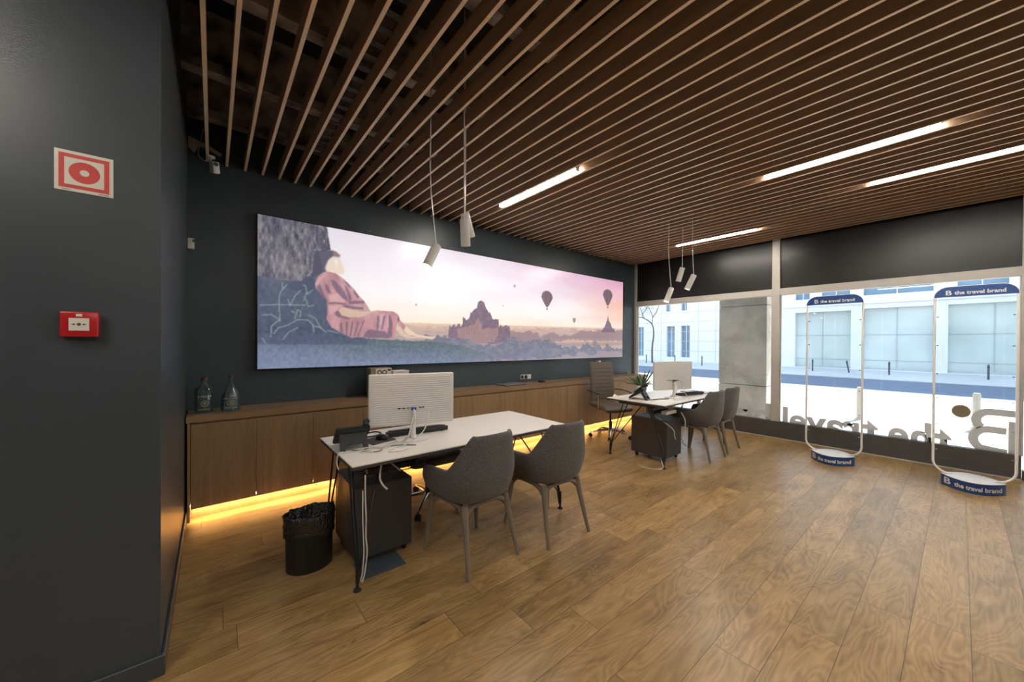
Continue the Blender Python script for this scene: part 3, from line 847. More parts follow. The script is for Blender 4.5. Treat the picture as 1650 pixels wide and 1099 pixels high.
# ---------------------------------------------------------------- desks
def make_desk(label, x0, y0, seed):
    """1.8 x 0.8 m top, origin at the near left corner on the floor"""
    t = thing('office_desk', label, 'desk', (x0, y0, 0), 0, 'white office desks')
    LX_, LY_, ZD = 1.79, 0.80, 0.74
    obj('desk_top', bx(BM(), 0, LX_, 0, LY_, ZD - 0.008, ZD, 0.001), M_DESK, t, smooth=False)
    obj('desk_edge', bx(BM(), 0.002, LX_ - 0.002, 0.002, LY_ - 0.002, ZD - 0.026, ZD - 0.0082), M_DESKEDGE, t, smooth=False)
    b = BM()
    bx(b, 0.06, LX_ - 0.06, 0.36, 0.44, ZD - 0.062, ZD - 0.0262, 0.004)
    for xx in (0.03, LX_ - 0.08):
        bx(b, xx, xx + 0.05, 0.16, LY_ - 0.16, ZD - 0.055, ZD - 0.0265, 0.004)
    obj('under_frame', b, M_BLACKMETAL, t, smooth=False)
    for fx, s in ((0.04, 1), (LX_ - 0.04, -1)):
        for fy, r in ((0.03, 1), (LY_ - 0.03, -1)):
            b = BM()
            J = (fx, fy, 0.135)
            for k, (tx, ty) in enumerate(((fx, fy + r * 0.19), (fx + s * 0.035, fy + r * 0.235), (fx + s * 0.26, fy + r * 0.33))):
                tube(b, [(tx, ty, ZD - 0.05), (fx + s * 0.012 * k, fy + r * 0.012, 0.16), (fx + s * 0.004 * k, fy + r * 0.004 * (k - 1), 0.04)], 0.0065, 8)
            tube(b, [(fx, fy, 0.15), (fx, fy, 0.045)], 0.011, 10)
            lg = obj('leg', b, M_BLACKMETAL, t)
            obj('foot', lathe(BM(), [(0, 0), (0.022, 0), (0.022, 0.006), (0.010, 0.012), (0.007, 0.045), (0, 0.045)], 16, (fx, fy, 0)), M_RUBBER, lg)
    # wire basket for the cables under the top
    b = BM()
    for yy in (0.20, 0.25, 0.30, 0.35):
        tube(b, [(0.12, yy, 0.585), (0.55, yy, 0.585)], 0.003, 6)
    for xx in (0.12, 0.20, 0.28, 0.36, 0.44, 0.55):
        tube(b, [(xx, 0.20, 0.70), (xx, 0.20, 0.585), (xx, 0.35, 0.585), (xx, 0.35, 0.70)], 0.003, 6)
    bx(b, 0.16, 0.5, 0.22, 0.28, 0.59, 0.63, 0.005)
    obj('cable_basket', b, M_BLACKMETAL, t)
    return t
D1 = (0.612, 2.180); D2 = (4.010, 2.130)
make_desk('white desk in the foreground with black rod legs, beside the black bin', D1[0], D1[1], 1)
make_desk('far white desk with black rod legs near the windows', D2[0], D2[1], 2)

def make_pedestal(label, loc, rz=0.0):
    t = thing('drawer_pedestal', label, 'drawer unit', loc, rz, 'anthracite pedestals under the desks')
    obj('cabinet_body', bx(BM(), -0.19, 0.19, -0.235, 0.225, 0.055, 0.515, 0.003), M_PED, t, smooth=False)
    for z0, z1 in ((0.06, 0.29), (0.295, 0.40), (0.405, 0.51)):
        dr = obj('drawer', bx(BM(), -0.188, 0.188, 0.2255, 0.243, z0, z1, 0.002), M_PED, t, smooth=False)
        obj('handle', bx(BM(), -0.06, 0.06, 0.2435, 0.252, z1 - 0.022, z1 - 0.012, 0.002), M_CHROME, dr, smooth=False)
    for sx in (-1, 1):
        for sy in (-1, 1):
            b = BM()
            xf(lathe(b, [(0, -0.011), (0.020, -0.011), (0.024, -0.006), (0.024, 0.006), (0.020, 0.011), (0, 0.011)], 16),
               Matrix.Translation((sx * 0.155, sy * 0.18, 0.024)) @ Matrix.Rotation(PI / 2, 4, 'Y'))
            bx(b, sx * 0.155 - 0.018, sx * 0.155 + 0.018, sy * 0.18 - 0.012, sy * 0.18 + 0.012, 0.046, 0.0548)
            obj('caster', b, M_RUBBER, t)
    return t
make_pedestal('dark grey drawer pedestal under the near end of the foreground desk', (0.885, 2.645, 0))
make_pedestal('dark grey drawer pedestal under the far desk by the windows', (4.43, 2.47, 0), math.radians(1))
# ---------------------------------------------------------------- armchairs
def make_armchair():
    t = thing('armchair', 'x', 'chair', (0, 0, 0), 0, 'grey upholstered armchairs at the desks')
    # local: faces +y, origin on the floor under the seat centre
    b = BM()
    NS, NT = 48, 9
    grid = []
    def ss(a, lo, hi):
        k = min(1, max(0, (a - lo) / (hi - lo)))
        return k * k * (3 - 2 * k)
    for i in range(NS + 1):
        s = -1 + 2 * i / NS
        a = abs(s)
        # plan curve: back arc then straight arms
        ang = s * 1.62
        if a < 0.62:
            th = s / 0.62 * (PI / 2)
            px = 0.246 * math.copysign(abs(math.sin(th)) ** 0.66, th)
            py = -0.045 - 0.195 * abs(math.cos(th)) ** 0.80
        else:
            k = (a - 0.62) / 0.38
            px = math.copysign(0.246 + 0.010 * k, s)
            py = -0.045 + 0.26 * k
        top = 0.875 - 0.245 * ss(a, 0.36, 0.60) - 0.012 * (a / 0.36) ** 2 * (a < 0.36)
        if a > 0.6:
            k = (a - 0.6) / 0.4
            top = 0.63 - 0.012 * k - 0.10 * max(0, (k - 0.82) / 0.18) ** 2
        bot = 0.425
        if a > 0.80:
            bot = 0.425 + 0.03 * ((a - 0.80) / 0.2) ** 2
        colv = []
        for j in range(NT + 1):
            v = j / NT
            z = bot + (top - bot) * v
            h = (z - 0.425) / 0.45
            bl = 1 - ss(a, 0.42, 0.66)
            flare = 0.80 + 0.20 * min(1, (z - 0.425) / 0.14) ** 0.6
            shrink = 1 - 0.30 * max(0, h - 0.42) / 0.58 * bl          # the back narrows upward
            x = px * flare * shrink
            y = (py + 0.03) * (0.86 + 0.14 * min(1, (z - 0.425) / 0.14) ** 0.6) - 0.03 - 0.055 * h * bl
            colv.append(b.verts.new((x, y, z)))
        grid.append(colv)
    for i in range(NS):
        for j in range(NT):
            b.faces.new((grid[i][j], grid[i + 1][j], grid[i + 1][j + 1], grid[i][j + 1]))
    obj('shell', b, M_FABRIC, t, subsurf=1, solid=0.034)
    # seat
    b = BM()
    prof = [(0, 0.405), (0.15, 0.405), (0.205, 0.420), (0.225, 0.450), (0.215, 0.478), (0.17, 0.492), (0, 0.497)]
    N = 40
    rings = []
    for r, z in prof:
        if r == 0:
            rings.append([b.verts.new((0, 0.01, z))]); continue
        ring = []
        for k in range(N):
            th = 2 * PI * k / N
            cx_, cy_ = math.cos(th), math.sin(th)
            e = 0.62
            ring.append(b.verts.new((math.copysign(abs(cx_) ** e, cx_) * r * 1.02, 0.015 + math.copysign(abs(cy_) ** e, cy_) * r * 1.04, z)))
        rings.append(ring)
    for p, q in zip(rings, rings[1:]):
        for k in range(N):
            k2 = (k + 1) % N
            if len(p) == 1: b.faces.new((p[0], q[k2], q[k]))
            elif len(q) == 1: b.faces.new((p[k], p[k2], q[0]))
            else: b.faces.new((p[k], p[k2], q[k2], q[k]))
    obj('seat', b, M_FABRIC, t, ang=60)
    # frame under the seat with arched webs to the legs
    b = BM()
    tops = {(-1, -1): (-0.172, -0.165), (1, -1): (0.172, -0.165), (1, 1): (0.185, 0.185), (-1, 1): (-0.185, 0.185)}
    order = [(-1, -1), (1, -1), (1, 1), (-1, 1)]
    for k in range(4):
        p, q = tops[order[k]], tops[order[(k + 1) % 4]]
        path = []
        for j in range(13):
            u = j / 12
            dip = 0.050 * (abs(2 * u - 1)) ** 4
            path.append((p[0] * (1 - u) + q[0] * u, p[1] * (1 - u) + q[1] * u, 0.398 - dip))
        tube(b, path, [0.017 + 0.004 * abs(2 * j / 12 - 1) ** 3 for j in range(13)], 10)
    obj('frame', b, M_TAUPE, t)
    for (sx, sy), (lx, ly) in tops.items():
        b = BM()
        fx = sx * (0.210 if sy < 0 else 0.228)
        fy = -0.262 if sy < 0 else 0.225
        pts = [(lx, ly, 0.412), (lx + (fx - lx) * 0.08, ly + (fy - ly) * 0.08, 0.375), (lx + (fx - lx) * 0.45, ly + (fy - ly) * 0.45, 0.22), (fx, fy, 0.0)]
        tube(b, pts, [0.024, 0.023, 0.0185, 0.0135], 12)
        for v in b.verts:
            if v.co.z < 0.02: v.co.z = max(0.0, min(v.co.z, 0.001))
        obj('leg', b, M_TAUPE, t)
    return t
ch = make_armchair()
spots = [(1.395, 2.155, 4, 'grey armchair nearest the camera, at the foreground desk'),
         (2.045, 2.070, -2, 'grey armchair at the right end of the foreground desk'),
         (4.905, 2.165, -2, 'grey armchair pushed up to the far desk, the nearer of its two'),
         (5.470, 2.190, 1, 'grey armchair closest to the windows at the far desk')]
for k, (x, y, a, lb) in enumerate(spots):
    if k == 0:
        ch.location = (x, y, 0); ch.rotation_euler = (0, 0, math.radians(a)); ch['label'] = lb
    else:
        dup(ch, (x, y, 0), math.radians(a), lb)

# ---------------------------------------------------------------- swivel office chairs
def make_office_chair():
    t = thing('office_chair', 'x', 'office chair', (0, 0, 0), 0, 'tan high-back office chairs')
    # local: faces -y
    b = BM()
    NX, NY = 8, 12
    g = []
    for j in range(NY + 1):
        v = j / NY
        row = []
        for i in range(NX + 1):
            u = -1 + 2 * i / NX
            yy = 0.24 - 0.49 * v
            zz = 0.475 + 0.012 * u * u - 0.05 * max(0, (v - 0.75) / 0.25) ** 2 + 0.02 * max(0, (0.2 - v) / 0.2) ** 2
            row.append(b.verts.new((u * 0.245, yy, zz)))
        g.append(row)
    for j in range(NY):
        for i in range(NX):
            b.faces.new((g[j][i], g[j + 1][i], g[j + 1][i + 1], g[j][i + 1]))
    obj('seat', b, M_TAN, t, subsurf=1, solid=0.065)
    b = BM()
    g = []
    NV = 44
    for j in range(NV + 1):
        v = j / NV
        row = []
        for i in range(NX + 1):
            u = -1 + 2 * i / NX
            z = 0.49 + 0.655 * v
            wd = 0.232 - 0.022 * v
            y = 0.245 + 0.035 * math.sin(v * PI * 0.9) * -1 + 0.085 * v + (-0.02) * u * u
            y -= 0.004 * abs(math.sin(v * PI * 11)) if v < 0.93 else 0
            row.append(b.verts.new((u * wd, y, z)))
        g.append(row)
    for j in range(NV):
        for i in range(NX):
            b.faces.new((g[j][i], g[j][i + 1], g[j + 1][i + 1], g[j + 1][i]))
    obj('backrest', b, M_TAN, t, subsurf=1, solid=0.042)
    for s in (-1, 1):
        b = BM()
        tube(b, smooth_path([(s * 0.235, 0.27, 0.70), (s * 0.285, 0.20, 0.705), (s * 0.292, 0.0, 0.70), (s * 0.290, -0.13, 0.685)], 6), 0.0125, 8, flat=0.7)
        ar = obj('armrest', b, M_BLACK, t)
        b = BM()
        tube(b, [(s * 0.290, -0.10, 0.685), (s * 0.282, -0.08, 0.56), (s * 0.255, -0.05, 0.452), (s * 0.20, -0.04, 0.440)], [0.016, 0.016, 0.016, 0.014], 8, flat=0.5)
        obj('arm_bracket', b, M_CHROME, ar)
    b = BM()
    bx(b, -0.09, 0.09, -0.10, 0.12, 0.395, 0.438, 0.01)
    tube(b, [(0.08, 0.05, 0.415), (0.22, 0.07, 0.405)], 0.010, 8)
    tube(b, [(0, 0.10, 0.42), (0, 0.27, 0.43), (0, 0.315, 0.56)], 0.022, 8)
    obj('tilt_mechanism', b, M_BLACK, t)
    b = BM()
    tube(b, [(0, 0, 0.10), (0, 0, 0.24)], 0.026, 14)
    tube(b, [(0, 0, 0.24), (0, 0, 0.40)], 0.014, 14)
    obj('gas_column', b, M_BLACK, t)
    b = BM()
    tube(b, [(0, 0, 0.075), (0, 0, 0.125)], 0.04, 14)
    for k in range(5):
        a = 2 * PI * k / 5 + 0.3
        tube(b, [(0.02 * math.cos(a), 0.02 * math.sin(a), 0.112), (0.18 * math.cos(a), 0.18 * math.sin(a), 0.098), (0.31 * math.cos(a), 0.31 * math.sin(a), 0.070)], [0.026, 0.021, 0.013], 10, flat=0.7)
    obj('star_base', b, M_CHROME, t)
    for k in range(5):
        a = 2 * PI * k / 5 + 0.3
        c = Vector((0.31 * math.cos(a), 0.31 * math.sin(a), 0))
        b = BM()
        for o_ in (-0.014, 0.014):
            xf(lathe(b2 := BM(), [(0, -0.008), (0.024, -0.008), (0.028, -0.004), (0.028, 0.004), (0.024, 0.008), (0, 0.008)], 16), Matrix.Translation((0, 0, 0.028 + o_ * 0)) @ Matrix.Rotation(a, 4, 'Z') @ Matrix.Translation((0, o_, 0)) @ Matrix.Rotation(PI / 2, 4, 'X'))
            me_ = bpy.data.meshes.new('w'); b2.to_mesh(me_); b2.free(); b.from_mesh(me_); bpy.data.meshes.remove(me_)
        tube(b, [(0, 0, 0.03), (0, 0, 0.058)], 0.009, 8)
        xf(b, Matrix.Translation(c))
        obj('caster', b, M_RUBBER, t)
    return t
oc = make_office_chair()
oc.location = (4.79, 3.43, 0); oc.rotation_euler = (0, 0, math.radians(-20))
oc['label'] = 'tan high-back office chair standing behind the far desk'
dup(oc, (1.49, 3.00, 0), math.radians(-4), 'tan office chair hidden behind the foreground desk and its monitor')

# ---------------------------------------------------------------- monitors
def make_monitor(label, loc, rz, w, blue):
    t = thing('computer_monitor', label, 'monitor', loc, rz, 'white monitors seen from behind')
    hz0, hz1 = 0.107, 0.481
    b = BM()
    bx(b, -w / 2, w / 2, -0.012, 0.018, hz0, hz1, 0.009, 3)
    obj('monitor_casing', b, M_WHITE, t)
    b = BM()
    n = 22
    for k in range(n):
        z = hz0 + 0.022 + k * (hz1 - hz0 - 0.05) / (n - 1)
        tube(b, [(-w / 2 + 0.03, -0.0110, z), (w / 2 - 0.03, -0.0125, z)], 0.0032, 8, flat=1)
    ri = obj('rear_ribs', b, M_WHITE, t)
    obj('display_panel', bx(BM(), -w / 2 + 0.015, w / 2 - 0.015, 0.0182, 0.020, hz0 + 0.02, hz1 - 0.015), M_SCREEN, t, smooth=False)
    b = BM()
    tube(b, [(0.0, -0.030, 0.236), (0.0, -0.036, 0.17), (0.0, -0.020, 0.03), (0.0, -0.010, 0.010)], [0.014, 0.019, 0.024, 0.05], 14, flat=0.75)
    st = obj('stand_neck', b, M_WHITE, t)
    obj('stand_base', lathe(BM(), [(0, 0.0), (0.118, 0.0), (0.122, 0.004), (0.114, 0.010), (0.03, 0.015), (0, 0.015)], 40, (0, -0.005, 0), 1.0, 0.80), M_WHITE, t)
    for xx in (-0.10, -0.068, -0.036, 0.050, 0.072):
        obj('port', bx(BM(), xx - 0.008, xx + 0.008, -0.0195, -0.0125, 0.228, 0.236), M_BLACK, t, smooth=False)
    obj('vga_plug', bx(BM(), -0.016, 0.018, -0.045, -0.0125, 0.218, 0.238, 0.003), M_NAVY if blue else M_BLACK, t, smooth=False)
    return t
make_monitor('white monitor seen from behind on the foreground desk, blue plug in its back', (1.137, 2.540, 0.74), math.radians(-13), 0.612, True)
make_monitor('white monitor seen from behind on the far desk, against the window', (4.685, 2.385, 0.74), math.radians(-20), 0.625, False)

# ---------------------------------------------------------------- desk phones
def make_phone(label, loc, rz):
    t = thing('desk_phone', label, 'phone', loc, rz, 'dark desk phones')
    # local: user side +y, rear towards -y
    # slab leaning back: low edge at the user, high edge at the rear
    b = BM()
    prism(b, [(0.105, 0.006), (0.115, 0.028), (-0.045, 0.150), (-0.070, 0.142), (-0.068, 0.112)], -0.105, 0.105, 'x')
    bmesh.ops.bevel(b, geom=list(b.edges), offset=0.005, segments=2, affect='EDGES')
    obj('phone_body', b, M_PHONE, t, ang=40)
    b = BM()
    prism(b, [(-0.055, 0.104), (-0.030, 0.085), (-0.085, 0.0), (-0.118, 0.0)], -0.085, -0.055, 'x')
    prism(b, [(-0.055, 0.104), (-0.030, 0.085), (-0.085, 0.0), (-0.118, 0.0)], 0.055, 0.085, 'x')
    prism(b, [(-0.055, 0.104), (-0.030, 0.085), (-0.066, 0.030), (-0.094, 0.042)], -0.0548, 0.0548, 'x')
    obj('phone_stand', b, M_PHONE, t, smooth=False)
    b = BM()
    pth = smooth_path([(0.078, 0.075, 0.064), (0.080, 0.045, 0.100), (0.080, -0.030, 0.160), (0.078, -0.085, 0.178)], 5)
    tube(b, pth, [0.020, 0.022, 0.022, 0.019, 0.016, 0.014, 0.013, 0.013, 0.013, 0.014, 0.016, 0.018, 0.020, 0.022, 0.022, 0.020][:len(pth)], 10)
    obj('handset', b, M_PHONE, t)
    def on_slab(u, v, h=0.0):      # u across, v up the sloping face
        d = Vector((-0.160, 0.122)).normalized()
        n_ = Vector((0.122, 0.160)).normalized()
        return Vector((u, 0.115 + d.x * v + n_.x * h, 0.028 + d.y * v + n_.y * h))
    def tile(bm, u0, u1, v0, v1, h):
        lo = [bm.verts.new(on_slab(u, v, 0.0003)) for u, v in ((u0, v0), (u1, v0), (u1, v1), (u0, v1))]
        hi = [bm.verts.new(on_slab(u, v, h)) for u, v in ((u0, v0), (u1, v0), (u1, v1), (u0, v1))]
        bm.faces.new(hi)
        for q in range(4): bm.faces.new((lo[q], lo[(q + 1) % 4], hi[(q + 1) % 4], hi[q]))
    b = BM(); tile(b, -0.085, 0.045, 0.125, 0.185, 0.002)
    obj('phone_screen', b, M_SCREEN, t, smooth=False)
    b = BM()
    for r_ in range(4):
        for c_ in range(3):
            tile(b, -0.05 + c_ * 0.026, -0.032 + c_ * 0.026, 0.02 + r_ * 0.024, 0.036 + r_ * 0.024, 0.003)
    obj('keypad', b, M_KEYS, t, smooth=False)
    return t
make_phone('dark desk phone on the left end of the foreground desk', (0.728, 2.60, 0.74), math.radians(-6))
make_phone('dark desk phone on the far desk, left of the monitor', (4.245, 2.60, 0.74), math.radians(20))

# ---------------------------------------------------------------- keyboards, mouse, pad
def make_keyboard(label, loc, rz):
    t = thing('keyboard', label, 'keyboard', loc, rz, 'black keyboards')
    b = BM()
    prism(b, [(-0.074, 0.016), (-0.070, 0.004), (0.066, 0.0), (0.074, 0.006), (0.070, 0.014), (-0.066, 0.037), (-0.074, 0.034)], -0.228, 0.228, 'x')
    obj('keyboard_body', b, M_KEYS, t, smooth=False)
    for sx in (-1, 1):
        obj('foot', bx(BM(), sx * 0.18 - 0.015, sx * 0.18 + 0.015, -0.066, -0.058, 0.0, 0.012), M_KEYS, t, smooth=False)
    b = BM()
    for r_ in range(6):
        for c_ in range(21):
            x = -0.213 + c_ * 0.0203
            y = -0.060 + r_ * 0.0208
            z = 0.0370 - (y + 0.066) * 0.169
            bx(b, x, x + 0.0165, y, y + 0.0160, z - 0.002, z + 0.0065)
    obj('keys', b, M_BLACK, t, smooth=False)
    return t
make_keyboard('black keyboard behind the stand of the foreground monitor', (1.255, 2.715, 0.74), math.radians(-5))
make_keyboard('black keyboard right of the monitor on the far desk', (5.17, 2.40, 0.74), math.radians(-12))
o = obj('mouse_pad', bx(BM(), -0.10, 0.10, -0.09, 0.09, 0, 0.003, 0.001), M_MAT, smooth=False)
o.location = (0.925, 2.655, 0.74); o.rotation_euler = (0, 0, 0.25)
tag(o, 'dark brown mouse pad beside the foreground desk phone', 'mouse pad')
b = lathe(BM(), [(0, 0), (0.030, 0), (0.034, 0.008), (0.031, 0.022), (0.018, 0.033), (0, 0.036)], 20, (0, 0, 0), 0.95, 1.55)
t = thing('computer_mouse', 'black computer mouse on the brown mouse pad', 'mouse', (0.955, 2.66, 0.7432), 0.5)
obj('mouse_body', b, M_BLACK, t)
obj('scroll_wheel', xf(lathe(BM(), [(0, -0.004), (0.008, -0.004), (0.008, 0.004), (0, 0.004)], 12), Matrix.Translation((0, 0.028, 0.030)) @ Matrix.Rotation(PI / 2, 4, 'Y')), M_CHROME, t)
b = tube(BM(), smooth_path([(0.85, 2.80, 0.746), (0.90, 2.86, 0.75), (0.97, 2.86, 0.755), (1.0, 2.81, 0.75), (0.95, 2.77, 0.746), (0.87, 2.77, 0.746)], 6), 0.006, 8)
tag(obj('headset_band', b, M_BLACK), 'thin dark headset loop lying behind the foreground phone', 'headset')

# second desk small things
t = thing('blue_folder', 'small blue folder lying on the keyboard of the far desk', 'folder', (5.14, 2.37, 0.787), math.radians(-12))
obj('cover', bx(BM(), -0.13, 0.10, -0.055, 0.055, 0.0, 0.010, 0.002), plain('slate_blue_card', (0.06, 0.085, 0.16), 0.4), t, smooth=False)
obj('sheet', bx(BM(), -0.12, 0.02, -0.045, 0.04, 0.0102, 0.0115), M_PAPER, t, smooth=False)
b = BM()
prism(b, [(0.0, 0.0), (0.18, 0.0), (0.10, 0.05)], 0, 0.004, 'y')
o = obj('paper_sheet', b, M_PAPER, smooth=False)
o.location = (4.03, 2.86, 0.7405); o.rotation_euler = (math.radians(-35), 0, 0.1)
tag(o, 'white paper propped on the back left corner of the far desk', 'paper')
b = tube(BM(), [(5.44, 2.30, 0.7455), (5.58, 2.27, 0.7455)], 0.005, 8)
tag(obj('pen', b, M_BLACK), 'dark pen lying near the right end of the far desk', 'pen')

t = thing('potted_plant', 'small green plant in a white pot behind the far monitor', 'plant', (4.73, 2.86, 0.74))
obj('pot', lathe(BM(), [(0, 0), (0.045, 0), (0.066, 0.05), (0.070, 0.115), (0.062, 0.115), (0.058, 0.100), (0, 0.100)], 28), M_POT, t)
rg = random.Random(4)
b = BM()
for k in range(44):
    a = rg.uniform(0, 2 * PI); L = rg.uniform(0.16, 0.34); up = rg.uniform(0.3, 1.0)
    p0 = Vector((0.02 * math.cos(a), 0.02 * math.sin(a), 0.10))
    d = Vector((math.cos(a) * (1.1 - up * 0.6), math.sin(a) * (1.1 - up * 0.6), up)).normalized()
    side = d.cross(Vector((0, 0, 1))).normalized()
    pts = []
    for j in range(6):
        u = j / 5
        c = p0 + d * L * u + Vector((0, 0, -0.06 * u * u * (1.2 - up)))
        wv = 0.013 * math.sin(PI * (0.08 + 0.92 * u)) + 0.001
        pts.append((b.verts.new(c - side * wv), b.verts.new(c + Vector((0, 0, 0.004))), b.verts.new(c + side * wv)))
    for q, r_ in zip(pts, pts[1:]):
        b.faces.new((q[0], q[1], r_[1], r_[0])); b.faces.new((q[1], q[2], r_[2], r_[1]))
obj('leaves', b, M_LEAF, t, solid=0.0015)

# cables
def cable(name, pts, m, lb, r=0.004, sub=8, cat='cable', grp=None):
    o = obj(name, tube(BM(), smooth_path(pts, sub), r, 8), m)
    return tag(o, lb, cat, grp)
ZD = 0.7445
cable('white_cable', [(1.14, 2.512, 0.965), (1.11, 2.48, 0.91), (1.05, 2.44, ZD + 0.03), (0.98, 2.48, ZD), (0.90, 2.42, ZD), (0.82, 2.46, ZD), (0.74, 2.44, ZD), (0.66, 2.47, ZD), (0.612, 2.46, ZD + 0.004), (0.597, 2.45, 0.70), (0.60, 2.42, 0.66)], M_CABLE,
      'white cable from the foreground monitor across the desk and over its edge', 0.0042)
cable('white_cable', [(1.205, 2.50, 0.965), (1.23, 2.47, 0.93), (1.16, 2.41, 0.82), (1.03, 2.39, ZD + 0.01), (0.95, 2.38, ZD), (0.88, 2.33, ZD), (0.93, 2.29, ZD), (1.0, 2.31, ZD)], M_CABLE,
      'white cable hanging from the ports of the foreground monitor', 0.0036)
cable('white_cable', [(1.13, 2.47, 0.90), (1.07, 2.45, 0.80), (1.00, 2.46, ZD + 0.004), (0.93, 2.45, ZD), (0.86, 2.40, ZD), (0.80, 2.38, ZD), (0.72, 2.42, ZD)], M_CABLE,
      'white cable snaking left from the foot of the foreground monitor stand', 0.0036)
cable('white_cable', [(1.02, 2.56, ZD), (0.96, 2.50, ZD + 0.008), (0.91, 2.49, ZD + 0.008), (0.85, 2.44, ZD + 0.008), (0.80, 2.47, ZD + 0.008), (0.72, 2.50, ZD)], M_CABLE,
      'white cable between the mouse pad and the front edge of the foreground desk', 0.004)
cable('grey_cable', [(0.70, 2.50, ZD), (0.76, 2.42, ZD), (0.83, 2.37, ZD), (0.90, 2.44, ZD), (1.00, 2.42, ZD), (1.08, 2.36, ZD)], plain('grey_cable', (0.22, 0.21, 0.2), 0.5),
      'grey cable curling in front of the foreground desk phone', 0.0045)
cable('power_cable', [(0.676, 2.15, 0.685), (0.677, 2.15, 0.55), (0.682, 2.15, 0.44), (0.681, 2.15, 0.33), (0.688, 2.15, 0.24), (0.676, 2.155, 0.12), (0.665, 2.16, 0.07)], M_CABLE,
      'white power cable tied along the near leg of the foreground desk, the inner one', 0.0042)
cable('power_cable', [(0.662, 2.15, 0.60), (0.663, 2.15, 0.44), (0.667, 2.15, 0.33), (0.670, 2.15, 0.24), (0.664, 2.155, 0.13), (0.657, 2.16, 0.08)], M_CABLE,
      'white power cable tied along the near leg of the foreground desk, the outer shorter one', 0.0036)
cable('loose_cable', [(0.80, 2.24, 0.70), (0.79, 2.235, 0.62), (0.81, 2.235, 0.57), (0.835, 2.235, 0.54)], M_CABLE,
      'short white cable with a plug dangling under the foreground desk', 0.0055)
cable('loose_cable', [(0.86, 2.30, 0.70), (0.90, 2.30, 0.66), (0.95, 2.31, 0.61)], M_CABLE, 'white cable slanting from the basket under the foreground desk', 0.0045)
cable('white_cable', [(4.67, 2.35, 0.965), (4.61, 2.29, 0.88), (4.50, 2.28, ZD + 0.01), (4.54, 2.23, ZD), (4.66, 2.22, ZD), (4.74, 2.25, ZD)], M_CABLE, 'white cable looping in front of the far monitor stand', 0.0045)
cable('white_cable', [(4.75, 2.325, 0.965), (4.78, 2.29, 0.90), (4.72, 2.24, 0.82), (4.78, 2.21, ZD), (4.70, 2.18, ZD)], M_CABLE, 'white cable hanging from the far monitor ports', 0.004)
cable('grey_cable', [(4.20, 2.50, ZD), (4.30, 2.44, ZD), (4.42, 2.42, ZD), (4.52, 2.36, ZD), (4.60, 2.40, ZD)], M_DCABLE, 'black cable trailing from the phone on the far desk', 0.005)
cable('power_cable', [(4.50, 2.18, 0.60), (4.55, 2.155, 0.50), (4.52, 2.15, 0.38), (4.46, 2.15, 0.30), (4.50, 2.15, 0.22), (4.60, 2.15, 0.17)], M_CABLE,
      'white power cable dangling in front of the far pedestal', 0.006)
cable('power_cable', [(4.26, 2.40, 0.56), (4.24, 2.16, 0.44), (4.25, 2.14, 0.36), (4.28, 2.14, 0.31)], M_CABLE, 'short white cable loop below the left end of the far desk', 0.006)
cable('floor_cable', [(4.045, 2.19, 0.10), (4.03, 2.16, 0.02), (3.95, 2.20, 0.006), (3.90, 2.32, 0.006), (3.93, 2.42, 0.006)], M_CABLE, 'white cable end lying on the floor at the near leg of the far desk', 0.006)
b = BM()
bx(b, 4.18, 4.42, 2.20, 2.27, 0.60, 0.64, 0.004)
tag(obj('power_strip', b, M_WHITE, smooth=False), 'white power strip in the basket under the far desk', 'power strip')

# ---------------------------------------------------------------- bin
t = thing('waste_bin', 'black oval waste bin lined with a black bag beside the foreground desk', 'bin', (0.487, 2.665, 0))
b = BM()
lathe(b, [(0, 0.0), (0.128, 0.0), (0.131, 0.004), (0.136, 0.32), (0.140, 0.325), (0.133, 0.328), (0.128, 0.01), (0, 0.01)], 48, (0, 0, 0), 1.02, 0.86)
obj('bin_body', b, M_BLACKMETAL, t)
rg = random.Random(9)
b = BM()
N, R_ = 72, 14
ringsb = []
prof = [(0.142, 0.20), (0.1435, 0.225), (0.1415, 0.25), (0.1445, 0.28), (0.1425, 0.305), (0.146, 0.325), (0.146, 0.345), (0.135, 0.352), (0.125, 0.335), (0.105, 0.300), (0.085, 0.265), (0.060, 0.22), (0.03, 0.19), (0.0, 0.185)]
ph1 = [rg.uniform(0, 6.28) for _ in range(40)]
for i, (r, z) in enumerate(prof):
    if r == 0:
        ringsb.append([b.verts.new((0, 0, z))]); continue
    ring = []
    for k in range(N):
        th = 2 * PI * k / N
        inner = i >= 7
        w_ = (0.011 if inner else 0.0022) * (math.sin(th * 7 + ph1[i // 2]) + 0.8 * math.sin(th * 13 + ph1[i // 2 + 5] + i) + 0.6 * math.sin(th * 23 + ph1[i % 9]))
        w_ += rg.uniform(-1, 1) * (0.004 if inner else 0.0012)
        rr = r + (w_ if inner else abs(w_))
        zz = z + (0.015 * math.sin(th * 5 + i * 0.9 + ph1[3]) + 0.010 * math.sin(th * 17 + ph1[4] + i) if inner and i > 7 else 0) + (0.010 * math.sin(th * 3 + 1) + 0.005 * math.sin(th * 8) + 0.03 * (0.5 - 0.5 * math.cos(th - 0.6)) if i < 2 else 0.006 * math.sin(th * 2 + 1) * (5 <= i <= 7))
        ring.append(b.verts.new((rr * 1.02 * math.cos(th), rr * 0.86 * math.sin(th), zz)))
    ringsb.append(ring)
for p, q in zip(ringsb, ringsb[1:]):
    for k in range(N):
        k2 = (k + 1) % N
        if len(q) == 1: b.faces.new((p[k], p[k2], q[0]))
        else: b.faces.new((p[k], p[k2], q[k2], q[k]))
mb = MT('black_bin_bag')
mb.set(Base_Color=(0.012, 0.011, 0.011), Roughness=0.14, Specular_IOR_Level=0.9)
vo = mb.n('ShaderNodeTexNoise'); vo.inputs['Scale'].default_value = 34; vo.inputs['Distortion'].default_value = 2.5
